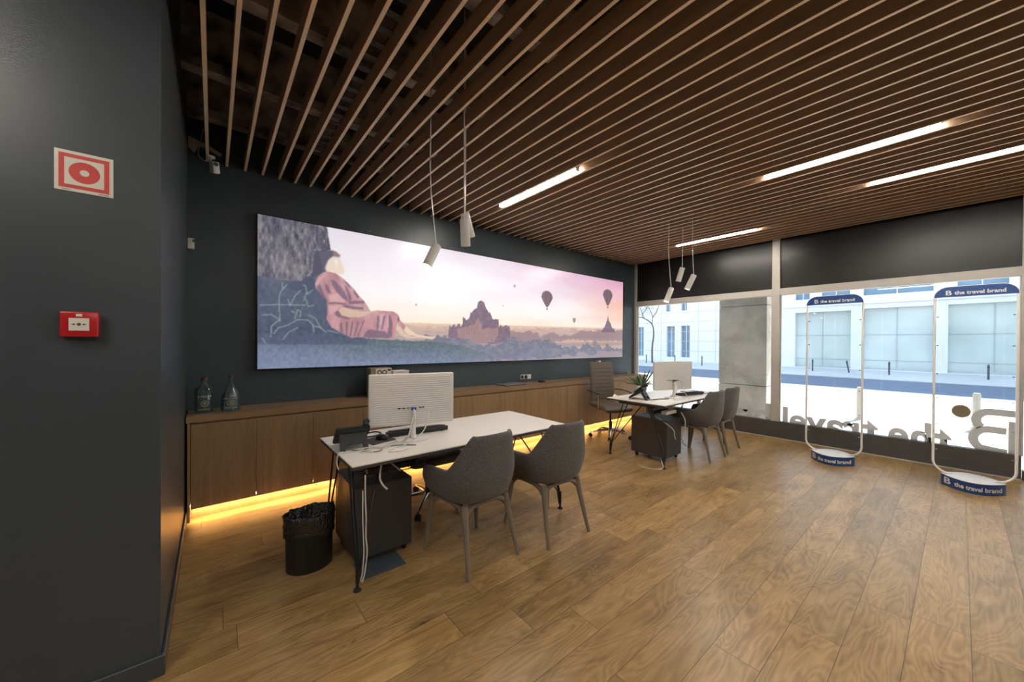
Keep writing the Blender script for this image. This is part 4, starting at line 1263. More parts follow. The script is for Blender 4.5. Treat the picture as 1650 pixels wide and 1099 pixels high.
mb.l(mb.coord((1, 1, 0.6)), vo.inputs['Vector'])
mb.bump(vo.outputs['Fac'], 0.9, 0.012)
obj('bin_bag', b, mb.m, t, ang=60)

o = obj('plastic_sheet', bx(BM(), 0, 0.275, -0.125, 0.08, 0.0, 0.006, 0.001), M_SHEET, smooth=False)
o.location = (0.705, 2.405, 0)
tag(o, 'blue-grey plastic sheet on the floor under the foreground pedestal', 'sheet')

# ---------------------------------------------------------------- pendant spots
def make_pendant(label, top, head, base, lit):
    t = thing('pendant_spot', label, 'pendant lamp', (top[0], top[1], ZS), 0, 'white cylinder pendants')
    def loc(p): return Vector(p) - Vector((top[0], top[1], ZS))
    H_, E_ = loc(head), loc(base)
    d = (E_ - H_).normalized()
    side = Vector((-d.x, -d.y, 0))
    att = H_ + d * 0.012
    obj('cord', tube(BM(), smooth_path([(0, 0, ZC - ZS - 0.001), (0, 0, 0.02), (0.002, 0.0, (H_.z) * 0.5), (att.x * 0.9, att.y * 0.9, att.z + 0.05), att], 5), 0.0042, 6), M_WHITE, t)
    b = BM()
    tube(b, [H_, H_ + d * 0.004, E_ - d * 0.006, E_ - d * 0.002], [0.031, 0.034, 0.034, 0.033], 28, cap=False)
    tube(b, [E_ - d * 0.002, E_ - d * 0.010], [0.0305, 0.0290], 28, cap=False)
    b.faces.ensure_lookup_table()
    tube(b, [H_ - d * 0.0005, H_ + d * 0.002], [0.031, 0.031], 28)
    # rim ring
    u, v = frame_at(d)
    for k in range(28):
        a0, a1 = 2 * PI * k / 28, 2 * PI * (k + 1) / 28
        q = [E_ - d * 0.002 + (u * math.cos(a) + v * math.sin(a)) * r for a, r in ((a0, 0.0305), (a1, 0.0305), (a1, 0.033), (a0, 0.033))]
        b.faces.new([b.verts.new(x) for x in q])
    obj('lamp_housing', b, M_WHITE, t)
    obj('lens', tube(BM(), [E_ - d * 0.012, E_ - d * 0.008], 0.0286, 24), M_BULB, t)
    ld = bpy.data.lights.new('spot_beam', 'SPOT')
    ld.energy = SPOT; ld.color = (1.0, 0.86, 0.68); ld.spot_size = math.radians(62); ld.spot_blend = 0.6; ld.shadow_soft_size = 0.025
    lo = bpy.data.objects.new('spot_beam', ld); COL.objects.link(lo); lo.parent = t
    lo.location = E_ + d * 0.004
    lo.rotation_euler = d.to_track_quat('-Z', 'Y').to_euler()
    return t
make_pendant('lit white pendant spot tilted towards the left, over the foreground monitor', (1.231, 2.463), (1.278, 2.448, 2.165), (1.200, 2.452, 2.002), True)
make_pendant('white pendant spot hanging straight, the front one of the close pair', (1.372, 2.228), (1.374, 2.222, 2.325), (1.416, 2.268, 2.145), True)
make_pendant('white pendant spot partly hidden behind the straight one of the close pair', (1.468, 2.366), (1.466, 2.368, 2.425), (1.535, 2.385, 2.255), True)
make_pendant('lit white pendant spot tilted left, lowest of the three over the far desk', (4.698, 2.463), (4.735, 2.440, 2.195), (4.672, 2.480, 2.010), True)
make_pendant('white pendant spot hanging highest of the three over the far desk', (4.989, 2.420), (4.995, 2.420, 2.50), (5.005, 2.485, 2.315), True)
make_pendant('white pendant spot rightmost of the three over the far desk', (4.790, 2.195), (4.812, 2.180, 2.345), (4.790, 2.262, 2.160), True)

# ---------------------------------------------------------------- free-standing display frames
TXT = 'the travel brand'
def logo_b(bm_out, x0, z0, w, h):
    """small stylised B, flat in XY, drawn with strokes"""
    bm = text_bm('B', w, h, 0.02)
    for v in bm.verts:
        v.co.x += x0; v.co.y += z0
    me_ = bpy.data.meshes.new('w'); bm.to_mesh(me_); bm.free(); bm_out.from_mesh(me_); bpy.data.meshes.remove(me_)
def words(bm_out, s, x0, z0, w, h, bold=0.015):
    bm = text_bm(s, w, h, bold)
    for v in bm.verts:
        v.co.x += x0; v.co.y += z0
    me_ = bpy.data.meshes.new('w'); bm.to_mesh(me_); bm.free(); bm_out.from_mesh(me_); bpy.data.meshes.remove(me_)

def make_display(label, loc, rz):
    """local: faces -x; y runs along the frame (left as seen from the room is +y)"""
    t = thing('display_stand', label, 'display stand', loc, rz, 'freestanding display frames at the window')
    HW, HT, BH = 0.262, 2.055, 0.105
    # tube loop
    pts = []
    r = 0.10
    def arc(cy, cz, a0, a1, rr, n=8):
        return [(0, cy + rr * math.cos(a0 + (a1 - a0) * k / n), cz + rr * math.sin(a0 + (a1 - a0) * k / n)) for k in range(n + 1)]
    pts = [(0, 0.17, BH + 0.010)] + arc(HW - 0.12, BH + 0.010 + 0.12, -PI / 2, 0, 0.12) + arc(HW - r, HT - r, 0, PI / 2, r) + arc(-HW + r, HT - r, PI / 2, PI, r) + arc(-HW + 0.12, BH + 0.010 + 0.12, PI, 1.5 * PI, 0.12) + [(0, -0.17, BH + 0.010)]
    obj('tube_frame', tube(BM(), pts, 0.0105, 12), M_TUBE, t)
    # header
    b = BM()
    poly = [(HW - 0.004, 1.955)] + [(y, z) for (_, y, z) in arc(HW - r, HT - r, 0.03, PI / 2, r + 0.004)] + [(y, z) for (_, y, z) in arc(-HW + r, HT - r, PI / 2, PI - 0.03, r + 0.004)] + [(-HW + 0.004, 1.955)]
    prism(b, poly, -0.014, 0.014, 'x')
    hd = obj('header_sign', b, M_BLUE, t, smooth=False)
    b = BM()
    words(b, TXT, -0.130, 0, 0.320, 0.036, 0.03)
    lg = BM(); logo_b(lg, -0.188, -0.004, 0.040, 0.048)
    # text runs from +y (left) to -y, upright along z, on the -x face
    xf(b, Matrix.Translation((-0.0146, 0, 1.978)) @ Matrix(((0, 0, -1, 0), (-1, 0, 0, 0), (0, 1, 0, 0), (0, 0, 0, 1))))
    xf(lg, Matrix.Translation((-0.0146, 0, 1.978)) @ Matrix(((0, 0, -1, 0), (-1, 0, 0, 0), (0, 1, 0, 0), (0, 0, 0, 1))))
    obj('lettering', b, M_WHITE, hd, smooth=False)
    obj('logo_mark', lg, M_WHITE, hd, smooth=False)
    # panel
    obj('clear_panel', bx(BM(), -0.0015, 0.0015, -HW + 0.014, HW - 0.014, BH + 0.16, 1.953), M_PETG, t, smooth=False)
    b = BM()
    for z in (0.35, 0.62, 0.9, 1.15, 1.45, 1.75):
        for s in (-1, 1):
            bx(b, -0.006, 0.006, s * (HW - 0.022) - 0.008, s * (HW - 0.022) + 0.008, z - 0.004, z + 0.004)
    obj('panel_clips', b, M_CHROME, t, smooth=False)
    # lens-shaped base
    b = BM()
    n = 24; a_, d_ = 0.205, 0.19
    poly = [(-d_ * (1 - (2 * k / n - 1) ** 2) - 0.012, -a_ + 2 * a_ * k / n) for k in range(n + 1)] + [(d_ * (1 - (2 * k / n - 1) ** 2) + 0.012, a_ - 2 * a_ * k / n) for k in range(n + 1)]
    prism(b, poly, 0.0, BH, 'z')
    bs = obj('base', b, M_BLUE, t, ang=30)
    b = BM()
    prism(b, [(x * 0.995, y * 0.995) for x, y in poly], BH, BH + 0.004, 'z')
    obj('base_top', b, M_WHITE, bs, smooth=False)
    b = BM()
    words(b, TXT, 0.090, 0.0, 0.295, 0.042, 0.03)
    lg = BM(); logo_b(lg, 0.022, -0.004, 0.044, 0.062)
    for bb in (b, lg):
        bmesh.ops.subdivide_edges(bb, edges=[e for e in bb.edges if e.calc_length() > 0.012], cuts=2)
        for v in bb.verts:
            s = 0.205 - v.co.x            # local y
            zz = v.co.y
            v.co = Vector((-d_ * (1 - (s / a_) ** 2) - 0.0140, s, 0.032 + zz))
    obj('lettering', b, M_WHITE, bs, smooth=False)
    obj('logo_mark', lg, M_WHITE, bs, smooth=False)
    return t
make_display('tall clear display frame with blue header, the left one by the window', (5.955, 0.990, 0), math.radians(0))
make_display('tall clear display frame with blue header, the right one by the window', (5.955, -0.090, 0), math.radians(0))

# ---------------------------------------------------------------- vinyl lettering on the glass (reads from the street)
LXV = WX + 0.0575
def vinyl(bm, lb, cat='window lettering', m=M_LETTER, name='window_lettering'):
    o = obj(name, bm, m, smooth=False)
    return tag(o, lb, cat, 'vinyl letters on the window glass')
b = BM()
def put_word(s, y0, y1, z0, h, bold=0.03):
    w_ = text_bm(s, y1 - y0, h, bold)
    for v in w_.verts:
        v.co = Vector((LXV, y0 + v.co.x, z0 + v.co.y))
    me_ = bpy.data.meshes.new('w'); w_.to_mesh(me_); w_.free(); b.from_mesh(me_); bpy.data.meshes.remove(me_)
put_word('the', 0.055, 0.585, 0.16, 0.335)
vinyl(b, 'grey vinyl word "the" on the right window, seen mirrored')
b = BM()
put_word('travel', 0.675, 1.722, 0.16, 0.335)
vinyl(b, 'grey vinyl word "travel" on the right window, seen mirrored')
b = BM()
put_word('brand', 1.875, 3.02, 0.16, 0.355)
vinyl(b, 'grey vinyl word "brand" on the left window behind the armchairs, seen mirrored')
# the large B: stem, two open bowls, a dot
def ribbon(bm, path, w0):
    pts = [Vector((0, p[0], p[1])) for p in path]
    L = []
    for i, p in enumerate(pts):
        d = (pts[min(i + 1, len(pts) - 1)] - pts[max(i - 1, 0)]).normalized()
        n_ = Vector((0, -d.z, d.y))
        w_ = w0[i] if isinstance(w0, list) else w0
        L.append((bm.verts.new(p + n_ * w_ / 2 + Vector((LXV, 0, 0))), bm.verts.new(p - n_ * w_ / 2 + Vector((LXV, 0, 0)))))
    for (a, b_), (c, d) in zip(L, L[1:]):
        bm.faces.new((a, b_, d, c))
b = BM()
ribbon(b, [(-0.375, 0.615), (-0.375, 0.10)], 0.055)
def arcp(cy, cz, ry, rz, a0, a1, n=14):
    return [(cy + ry * math.cos(math.radians(a0 + (a1 - a0) * k / n)), cz + rz * math.sin(math.radians(a0 + (a1 - a0) * k / n))) for k in range(n + 1)]
ribbon(b, [(-0.425, 0.700), (-0.30, 0.702)] + arcp(-0.225, 0.600, 0.100, 0.102, 88, -50), 0.075)
ribbon(b, [(-0.335, 0.500), (-0.27, 0.502)] + arcp(-0.215, 0.385, 0.110, 0.117, 88, -60) + [(-0.26, 0.27), (-0.34, 0.262)], 0.075)
ribbon(b, [(-0.425, 0.60), (-0.425, 0.10)], 0.014)
vinyl(b, 'large grey vinyl letter B at the right edge of the window, seen mirrored', name='window_logo')
b = BM()
cv = [b.verts.new((LXV, -0.015 + 0.072 * math.cos(2 * PI * k / 36), 0.680 + 0.075 * math.sin(2 * PI * k / 36))) for k in range(36)]
b.faces.new(cv)
vinyl(b, 'round bronze vinyl dot left of the large letter B', m=M_GOLD, name='window_logo_dot')

# ---------------------------------------------------------------- fire sign and call point on the left wall
t = thing('fire_sign', 'square white and red fire sign with a ring on the dark wall', 'sign', (-0.392, SY - 0.0005, 2.105))
obj('sign_plate', bx(BM(), -0.077, 0.077, -0.003, 0, -0.078, 0.078, 0.0005), M_SIGNWHITE, t, smooth=False)
b = BM()
for a in ((-0.066, 0.066, 0.052, 0.066), (-0.066, 0.066, -0.066, -0.052), (-0.066, -0.052, -0.052, 0.052), (0.052, 0.066, -0.052, 0.052)):
    bx(b, a[0], a[1], -0.0038, -0.0031, a[2], a[3])
obj('sign_border', b, M_SIGNRED, t, smooth=False)
b = BM()
def ringv(r): return [b.verts.new((r * math.cos(2 * PI * k / 40), -0.0038, r * 1.0 * math.sin(2 * PI * k / 40))) for k in range(40)]
ro, ri = ringv(0.041), ringv(0.0125)
for k in range(40):
    b.faces.new((ro[k], ro[(k + 1) % 40], ri[(k + 1) % 40], ri[k]))
obj('sign_ring', b, M_SIGNRED, t, smooth=False)
b = BM()
for k in range(9):
    bx(b, 0.038 + k * 0.0030, 0.0402 + k * 0.0030, -0.0036, -0.0031, -0.0735, -0.0705)
    bx(b, -0.058 + k * 0.0026, -0.0562 + k * 0.0026, -0.0036, -0.0031, -0.0735, -0.0712)
obj('small_print', b, M_INK, t, smooth=False)
t = thing('fire_call_point', 'red manual fire alarm call point on the dark wall below the fire sign', 'fire alarm', (-0.400, SY - 0.0005, 1.511))
obj('alarm_housing', bx(BM(), -0.050, 0.050, -0.038, 0, -0.049, 0.049, 0.006, 3), M_RED, t)
obj('break_glass', bx(BM(), -0.026, 0.026, -0.0405, -0.0375, -0.024, 0.024, 0.0005), M_SIGNWHITE, t, smooth=False)
b = BM()
cvs = [b.verts.new((0.0055 * math.cos(2 * PI * k / 20), -0.0408, 0.0055 * math.sin(2 * PI * k / 20))) for k in range(20)]
b.faces.new(cvs)
for s in (-1, 1):
    bx(b, min(s * 0.010, s * 0.019), max(s * 0.010, s * 0.019), -0.0411, -0.0406, -0.0012, 0.0012)
    f = [b.verts.new(p) for p in ((s * 0.008, -0.0411, 0), (s * 0.014, -0.0411, 0.004), (s * 0.014, -0.0411, -0.004))]
    b.faces.new(f)
obj('arrow_symbols', b, M_INK, t, smooth=False)
obj('alarm_tab', bx(BM(), -0.008, 0.008, -0.0415, -0.0376, 0.030, 0.040, 0.001), M_SIGNWHITE, t, smooth=False)
# motion detector in the corner
t = thing('motion_detector', 'small white motion detector low in the corner of the dark wall', 'detector', (-0.150, WY - 0.04, 2.295))
obj('detector_body', bx(BM(), -0.022, 0.022, -0.02, 0.04, -0.045, 0.045, 0.006, 2), M_WHITE, t)
obj('detector_lens', bx(BM(), 0.010, 0.0225, -0.0215, -0.012, 0.010, 0.034, 0.001), M_INK, t, smooth=False)
# security camera under the first slat
t = thing('security_camera', 'small white security camera hanging at the end of the leftmost slat', 'camera', (0.0, 4.12, ZS - 0.0005))
obj('camera_mount', lathe(BM(), [(0, 0), (0.032, 0), (0.032, -0.012), (0.008, -0.016), (0.007, -0.05), (0, -0.05)], 20, (-0.02, 0, 0)), M_WHITE, t)
b = bx(BM(), -0.026, 0.026, -0.035, 0.03, -0.055, 0.04, 0.008, 2)
xf(b, Matrix.Translation((0.005, -0.01, -0.085)) @ Matrix.Rotation(math.radians(25), 4, 'Z') @ Matrix.Rotation(math.radians(-12), 4, 'Y') @ Matrix.Rotation(math.radians(12), 4, 'X'))
bd = obj('camera_body', b, M_WHITE, t)
b = xf(lathe(BM(), [(0, 0.0), (0.014, 0.0), (0.017, 0.004), (0.017, 0.008), (0, 0.008)], 20), Matrix.Translation((0.015, -0.048, -0.075)) @ Matrix.Rotation(math.radians(25), 4, 'Z') @ Matrix.Rotation(math.radians(100), 4, 'X'))
obj('camera_lens', b, M_BLACK, bd)
obj('camera_wire', tube(BM(), smooth_path([(-0.02, 0.0, -0.03), (-0.06, 0.0, -0.05), (-0.10, 0.03, 0.0), (-0.09, 0.06, 0.10), (-0.07, 0.08, 0.25)], 6), 0.003, 6), M_WHITE, t)

# sockets on the mural wall
def socket(label, x, z, n):
    t = thing('wall_socket', label, 'socket', (x, WY - 0.0005, z), 0, 'socket plates under the mural')
    w_ = 0.075 * n
    obj('socket_plate', bx(BM(), -w_ / 2, w_ / 2, -0.012, 0, -0.042, 0.042, 0.003), M_CHROME, t, smooth=False)
    for k in range(n):
        cx_ = -w_ / 2 + 0.0375 + k * 0.075
        if k < n - 1:
            b = xf(lathe(BM(), [(0, 0.001), (0.024, 0.001), (0.026, 0.0), (0.026, 0.002), (0, 0.002)], 24), Matrix.Translation((cx_, -0.012, 0)) @ Matrix.Rotation(PI / 2, 4, 'X'))
            obj('socket_insert', b, M_BLACK, t)
        else:
            obj('switch', bx(BM(), cx_ - 0.030, cx_ + 0.030, -0.016, -0.0121, -0.032, 0.032, 0.002), M_WHITE, t, smooth=False)
socket('wall socket plate with two black outlets under the middle of the mural', 3.76, 0.925, 3)
socket('wall socket plate peeking out above the tan office chair', 5.56, 1.095, 2)

# ---------------------------------------------------------------- things on the cabinet
def bottle(label, x, y, prof, capr, capz, mirror_txt):
    t = thing('glass_bottle', label, 'bottle', (x, y, ZT + 0.0005), 0.0, 'aqua glass bottles on the cabinet')
    inner = [(max(r - 0.0025, 0), z + 0.002) for r, z in prof[1:]]
    obj('bottle_glass', lathe(BM(), prof, 36), M_BOTTLE, t)
    obj('cork', lathe(BM(), [(0, capz), (capr, capz), (capr, capz + 0.022), (capr * 0.8, capz + 0.026), (0, capz + 0.026)], 20), M_CAP, t)
    return t
t = bottle('squat round-shouldered aqua bottle, the left one in the corner', -0.058, 4.02,
           [(0, 0.004), (0.055, 0.0), (0.063, 0.006), (0.064, 0.17), (0.061, 0.20), (0.045, 0.222), (0.020, 0.236), (0.018, 0.262), (0.022, 0.264), (0.022, 0.272), (0.0, 0.272)], 0.023, 0.273, 1)
def label_on(t, r, z0, z1, ang0, ang1, items):
    b = BM()
    for s, za, h, wfrac in items:
        w_ = text_bm(s, (ang1 - ang0) * r * wfrac, h, 0.01)
        for v in w_.verts:
            a = ang0 + (1 - wfrac) * (ang1 - ang0) / 2 + v.co.x / r
            v.co = Vector((r * math.cos(a), r * math.sin(a), za + v.co.y))
        me_ = bpy.data.meshes.new('w'); w_.to_mesh(me_); w_.free(); b.from_mesh(me_); bpy.data.meshes.remove(me_)
    am = (ang0 + ang1) / 2
    for rr0, rr1 in ((0.022, 0.026), (0.010, 0.013), (0.0, 0.005)):
        n = 28
        A = []
        for k in range(n):
            th = 2 * PI * k / n
            A.append([b.verts.new((r * math.cos(am + q * math.cos(th) / r), r * math.sin(am + q * math.cos(th) / r), z0 + q * math.sin(th))) for q in (rr0, rr1)])
        for k in range(n):
            a_, c_ = A[k], A[(k + 1) % n]
            b.faces.new((a_[0], a_[1], c_[1], c_[0]))
    obj('printed_label', b, M_CREAM, t, smooth=False)
label_on(t, 0.0655, 0.085, 0.1, -2.25, -0.75, [('& MELBA', 0.135, 0.018, 1.0), ('MINERAL', 0.033, 0.008, 0.8)])
t = bottle('conical long-necked aqua bottle, the right one on the cabinet', 0.120, 4.02,
           [(0, 0.004), (0.062, 0.0), (0.071, 0.006), (0.072, 0.06), (0.066, 0.12), (0.050, 0.17), (0.030, 0.205), (0.017, 0.235), (0.014, 0.268), (0.018, 0.270), (0.018, 0.280), (0.0, 0.280)], 0.016, 0.281, 1)
label_on(t, 0.0735, 0.075, 0.1, -2.3, -0.9, [('DAMIGIANA', 0.108, 0.010, 1.0), ('LIQUORI', 0.030, 0.009, 0.9)])

t = thing('printed_box', 'small printed cardboard box standing behind the foreground monitor', 'box', (1.435, 4.10, ZT))
obj('carton', bx(BM(), -0.115, 0.115, -0.07, 0.07, 0.0, 0.318, 0.002), M_CARD, t, smooth=False)
b = BM()
bx(b, -0.06, 0.113, -0.0712, -0.0702, 0.16, 0.315); 
obj('pale_print', b, M_SIGNWHITE, t, smooth=False)
b = BM()
for cx_ in (-0.02, 0.035):
    n = 24
    A = [[b.verts.new((cx_ + q * math.cos(2 * PI * k / n), -0.0718, 0.270 + q * math.sin(2 * PI * k / n))) for q in (0.016, 0.027)] for k in range(n)]
    for k in range(n):
        a_, c_ = A[k], A[(k + 1) % n]
        b.faces.new((a_[0], a_[1], c_[1], c_[0]))
bx(b, 0.07, 0.108, -0.0718, -0.0713, 0.285, 0.305)
obj('dark_print', b, M_INK, t, smooth=False)
t = thing('flat_box', 'pale flat box beside the printed box behind the foreground monitor', 'box', (1.66, 4.12, ZT))
obj('carton', bx(BM(), -0.09, 0.10, -0.08, 0.08, 0.0, 0.262, 0.003), M_PAPER, t, smooth=False)
obj('lid', bx(BM(), -0.093, 0.103, -0.083, 0.083, 0.2622, 0.280, 0.002), M_PAPER, t, smooth=False)
t = thing('document_tray', 'thin silver laptop-like slab lying on the worktop below the mural', 'laptop', (3.33, 4.10, ZT), 0.05)
obj('lid', bx(BM(), -0.19, 0.19, -0.13, 0.12, 0.010, 0.018, 0.003), plain('silver_lid', (0.45, 0.45, 0.45), 0.3, 0.6), t, smooth=False)
obj('base', bx(BM(), -0.19, 0.19, -0.13, 0.12, 0.0, 0.0095, 0.003), M_BLACK, t, smooth=False)
t = thing('wallet', 'small black and red wallet on the worktop right of the socket', 'wallet', (3.93, 4.08, ZT), 0.3)
obj('cover', bx(BM(), -0.05, 0.02, -0.04, 0.04, 0.0, 0.025, 0.004), M_BLACK, t, smooth=False)
obj('red_corner', bx(BM(), 0.0205, 0.05, -0.04, 0.04, 0.0, 0.018, 0.004), M_RED, t, smooth=False)

# ---------------------------------------------------------------- the street outside
GZ = -0.05
M_ROADL = plain('pale_paving', (0.42, 0.41, 0.39), 0.8, var=0.08, scale=1.5)
M_ASPH = plain('shade_blue_asphalt', (0.12, 0.15, 0.21), 0.8, var=0.15, scale=3.0)  # blue cast of the skylit shade is mixed into this colour
M_WALK = plain('pale_pavement', (0.50, 0.51, 0.51), 0.8, var=0.08, scale=1.0)
M_STONE = plain('white_stone', (0.74, 0.74, 0.72), 0.7, var=0.03, scale=1.2)
M_STREETGLASS = plain('green_tinted_glass', (0.50, 0.565, 0.55), 0.10, var=0.15, scale=0.4)
M_BLUEGLASS = plain('blue_tinted_glass', (0.16, 0.26, 0.36), 0.12, var=0.2, scale=0.6)
M_BARK = plain('bark', (0.12, 0.10, 0.09), 0.8, var=0.2)
def s2(name, bm, m):
    o = obj(name, bm, m, smooth=False); o['kind'] = 'structure'; return o
s2('ground_paving', bx(BM(), WX + 0.12, 17.2, -40, 60, GZ - 0.1, GZ), M_ROADL)
s2('ground_road', bx(BM(), 17.2, 22.4, -40, 60, GZ - 0.1, GZ - 0.005), M_ASPH)
s2('ground_sidewalk', bx(BM(), 22.4, 30.0, -40, 60, GZ - 0.1, GZ + 0.02), M_WALK)
s2('unseen_sun_overhang', bx(BM(), WX + 0.13, 9.9, -8, 12, 3.35, 3.7), M_STONE)  # unseen slab, added and sized to keep the sun out of the room

def concrete():
    m = MT('speckled_concrete')
    v = m.coord((1, 1, 1))
    f1 = m.noise(v, 1.6, 5, 0.6, 0.4); f2 = m.noise(v, 60, 2, 0.7)
    f = m.math('ADD', m.math('MULTIPLY', f1, 0.6), m.math('MULTIPLY', f2, 0.4))
    m.set(Base_Color=m.ramp(f, [(0.36, (0.34, 0.32, 0.285)), (0.5, (0.52, 0.50, 0.46)), (0.64, (0.66, 0.64, 0.60))]), Roughness=0.8)
    m.bump(f2, 0.3, 0.003)
    return m.m
t = thing('concrete_pillar', 'broad speckled concrete pillar outside the left window', 'pillar', (7.7, 2.6, GZ))
MC = concrete()
for (z0, z1) in ((0, 0.735), (0.745, 2.215), (2.225, 3.39)):
    obj('concrete_block', bx(BM(), 0, 0.62, -0.405, 0.395, z0, z1, 0.003), MC, t, smooth=False)

# the building across the street
FX = 30.0
t = thing('street_building', 'white stone building with large shop windows across the street', 'building', (FX, 5, GZ))
def L(y): return y - 5
M_BARS = plain('grey_green_bars', (0.42, 0.46, 0.46), 0.5)
b = BM()
HB = 15.0
# openings cut as recesses: wall built from strips
def wall_with_holes(bm, y0, y1, z0, z1, holes, x0=0.0, x1=0.6):
    ys = sorted({y0, y1, *[h[0] for h in holes], *[h[1] for h in holes]})
    zs = sorted({z0, z1, *[h[2] for h in holes], *[h[3] for h in holes]})
    for a, c in zip(ys, ys[1:]):
        for d, e in zip(zs, zs[1:]):
            my, mz = (a + c) / 2, (d + e) / 2
            if any(h[0] < my < h[1] and h[2] < mz < h[3] for h in holes): continue
            bx(bm, x0, x1, a, c, d, e)
shop = [(L(4.20), L(6.95), 0.05, 3.60), (L(0.90), L(3.66), 0.05, 3.66), (L(-2.6), L(0.40), 0.05, 3.66), (L(-6.2), L(-3.2), 0.05, 3.66)]
upper = [(L(4.25), L(5.60), 4.48, 5.9), (L(6.20), L(6.95), 4.45, 5.9), (L(0.92), L(3.66), 4.45, 5.9), (L(-1.50), L(0.10), 4.42, 5.9), (L(-6.2), L(-3.2), 4.4, 5.9)]
small = [(L(15.15), L(15.85), 0.40, 3.0), (L(13.90), L(14.62), 0.40, 3.0), (L(15.55), L(15.95), 4.25, 5.9), (L(14.15), L(14.62), 4.25, 5.9),
         (L(18.0), L(18.7), 0.4, 3.0), (L(20.0), L(20.7), 0.4, 3.0)]
wall_with_holes(b, L(-30), L(45), 0, HB, shop + upper + small)
obj('wall', b, M_STONE, t, smooth=False)
b = BM()
for z in (0.9, 1.7, 2.5, 3.3, 4.1, 4.9, 5.7):
    bx(b, -0.012, -0.001, L(7.6), L(30), z, z + 0.03)
for y in (8.0, 9.3, 10.6, 11.9, 13.2, 16.33):
    bx(b, -0.012, -0.001, L(y), L(y + 0.03), 0, 7)
obj('stone_joints', b, plain('joint_grey', (0.5, 0.5, 0.5), 0.8), t, smooth=False)
obj('stringcourse', bx(BM(), -0.10, -0.001, L(-30), L(7.6), 3.95, 4.25), M_STONE, t, smooth=False)
for h in shop:
    f = BM()
    bx(f, 0.30, 0.36, h[0], h[1], h[2], h[3])
    w_ = obj('shop_window', f, M_STREETGLASS, t, smooth=False)
    f = BM()
    for z in (h[2] + 2.05, h[2] + 0.55):
        bx(f, 0.27, 0.2995, h[0], h[1], z, z + 0.03)
    y = h[0] + (h[1] - h[0]) * 0.5
    bx(f, 0.27, 0.2995, y - 0.015, y + 0.015, h[2] + 0.12, h[3])
    bx(f, 0.20, 0.2995, h[0], h[1], h[2], h[2] + 0.12)
    obj('window_bars', f, M_BARS, w_, smooth=False)
for h in upper + small:
    f = BM()
    bx(f, 0.25, 0.30, h[0], h[1], h[2], h[3])
    w_ = obj('upper_window', f, M_BLUEGLASS, t, smooth=False)
    f = BM()
    ym = (h[0] + h[1]) / 2
    bx(f, 0.21, 0.2495, ym - 0.02, ym + 0.02, h[2], h[3])
    obj('window_bars', f, M_STONE, w_, smooth=False)
obj('roof', bx(BM(), -0.2, 10, L(-30), L(45), HB + 0.001, HB + 0.3), M_STONE, t, smooth=False)

# bollards
def make_bollard(h, r):
    t = thing('bollard', 'x', 'bollard', (0, 0, 0), 0, 'street bollards')
    obj('post', lathe(BM(), [(0, 0), (r, 0), (r, h * 0.93), (r * 0.7, h), (0, h)], 12), plain('dark_iron', (0.06, 0.07, 0.09), 0.5), t)
    obj('collar', lathe(BM(), [(r + 0.001, h * 0.80), (r * 1.3, h * 0.80), (r * 1.3, h * 0.85), (r + 0.001, h * 0.85)], 12), M_BLACK, t)
    return t
bo = make_bollard(0.66, 0.034)
bl = [(25.9, 15.3, 'dark bollard far left, in line with the young tree'), (26.0, 11.2, 'dark bollard seen just right of the far monitor top'),
      (26.2, 5.25, 'dark bollard seen through the left half of the left display frame'), (26.2, 3.72, 'slightly leaning dark bollard seen through the right half of the left display frame'),
      (26.1, 2.22, 'dark bollard seen between the display frames, nearer the left one'), (26.2, 0.76, 'dark bollard seen at the left tube of the right display frame'),
      (26.2, -0.80, 'dark bollard seen through the middle of the right display frame'), (26.0, 13.1, 'dark bollard in front of the small windows across the street')]
for k, (x, y, lb) in enumerate(bl):
    if k == 0:
        bo.location = (x, y, GZ + 0.0205); bo['label'] = lb
    else:
        d = dup(bo, (x, y, GZ + 0.0205), 0, lb)
        if k == 3: d.rotation_euler = (math.radians(-9), 0, 0)
M_NEARB = plain('pale_grey_post', (0.42, 0.40, 0.37), 0.6)
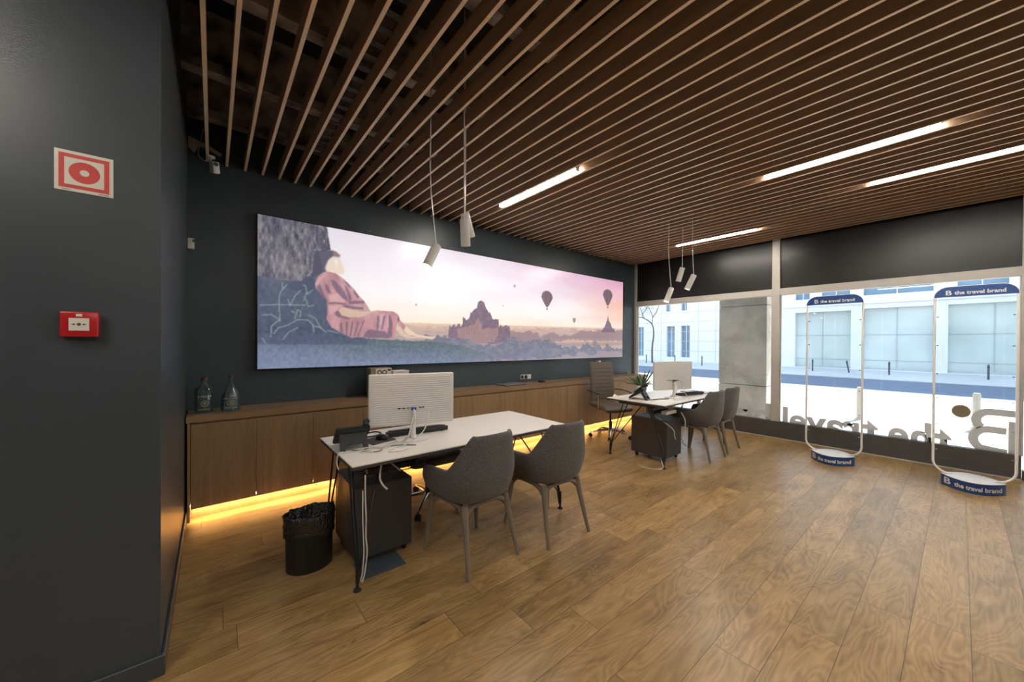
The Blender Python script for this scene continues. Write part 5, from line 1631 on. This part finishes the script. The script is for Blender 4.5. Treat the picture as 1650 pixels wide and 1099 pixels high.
for (x, y, lb) in ((10.1, 1.27, 'pale grey post on the sunny paving, behind the left display frame'), (10.6, -0.20, 'pale grey post on the sunny paving, above the large letter B')):
    t = thing('street_post', lb, 'post', (x, y, GZ), 0, 'pale posts on the sunny paving')
    obj('post', lathe(BM(), [(0, 0), (0.05, 0), (0.05, 0.62), (0.04, 0.65), (0, 0.65)], 14), M_NEARB, t)
    obj('base_ring', lathe(BM(), [(0.051, 0), (0.08, 0), (0.075, 0.02), (0.051, 0.03)], 14), M_NEARB, t)

# young bare tree
t = thing('young_tree', 'thin crooked young tree with sparse leaves across the street', 'tree', (26.4, 15.1, GZ + 0.02))
b = BM()
TP = [(0, 0, 0), (0.02, 0.02, 1.2), (-0.0, -0.1, 2.2), (0.0, 0.05, 3.0), (0.0, 0.75, 3.5), (0, 1.25, 3.6)]
tube(b, smooth_path(TP, 5), [0.075 - 0.0018 * k for k in range(26)], 8)
for pts in ([(0, 0.05, 3.0), (0, 0.0, 3.6), (0.1, 0.4, 4.3), (0.1, 0.6, 4.8)], [(0, 0.75, 3.5), (0, 0.9, 3.9), (0, 1.1, 4.4)], [(0, 1.25, 3.6), (0, 1.6, 4.0), (0, 1.7, 4.2)], [(0, 0.0, 3.5), (0, -0.35, 4.0), (0, -0.5, 4.4)], [(0, 0.9, 3.8), (0.2, 0.6, 4.3), (0.2, 0.5, 4.9)]):
    tube(b, smooth_path(pts, 4), [0.035 - 0.0018 * k for k in range(4 * (len(pts) - 1) + 1)], 6)
obj('trunk', b, M_BARK, t)
b = BM()
rg = random.Random(11)
for k in range(420):
    c = Vector((rg.gauss(0, 0.3), rg.gauss(0.7, 0.65), rg.gauss(4.35, 0.42)))
    a = rg.uniform(0, 6.28); e = rg.uniform(-1, 1)
    u = Vector((math.cos(a), math.sin(a), e)).normalized() * 0.055; v = Vector((-math.sin(a), math.cos(a), 0.3)) * 0.03
    b.faces.new([b.verts.new(c - u), b.verts.new(c + v), b.verts.new(c + u), b.verts.new(c - v)])
obj('leaves', b, plain('dusty_leaf', (0.16, 0.18, 0.12), 0.7), t, smooth=False)
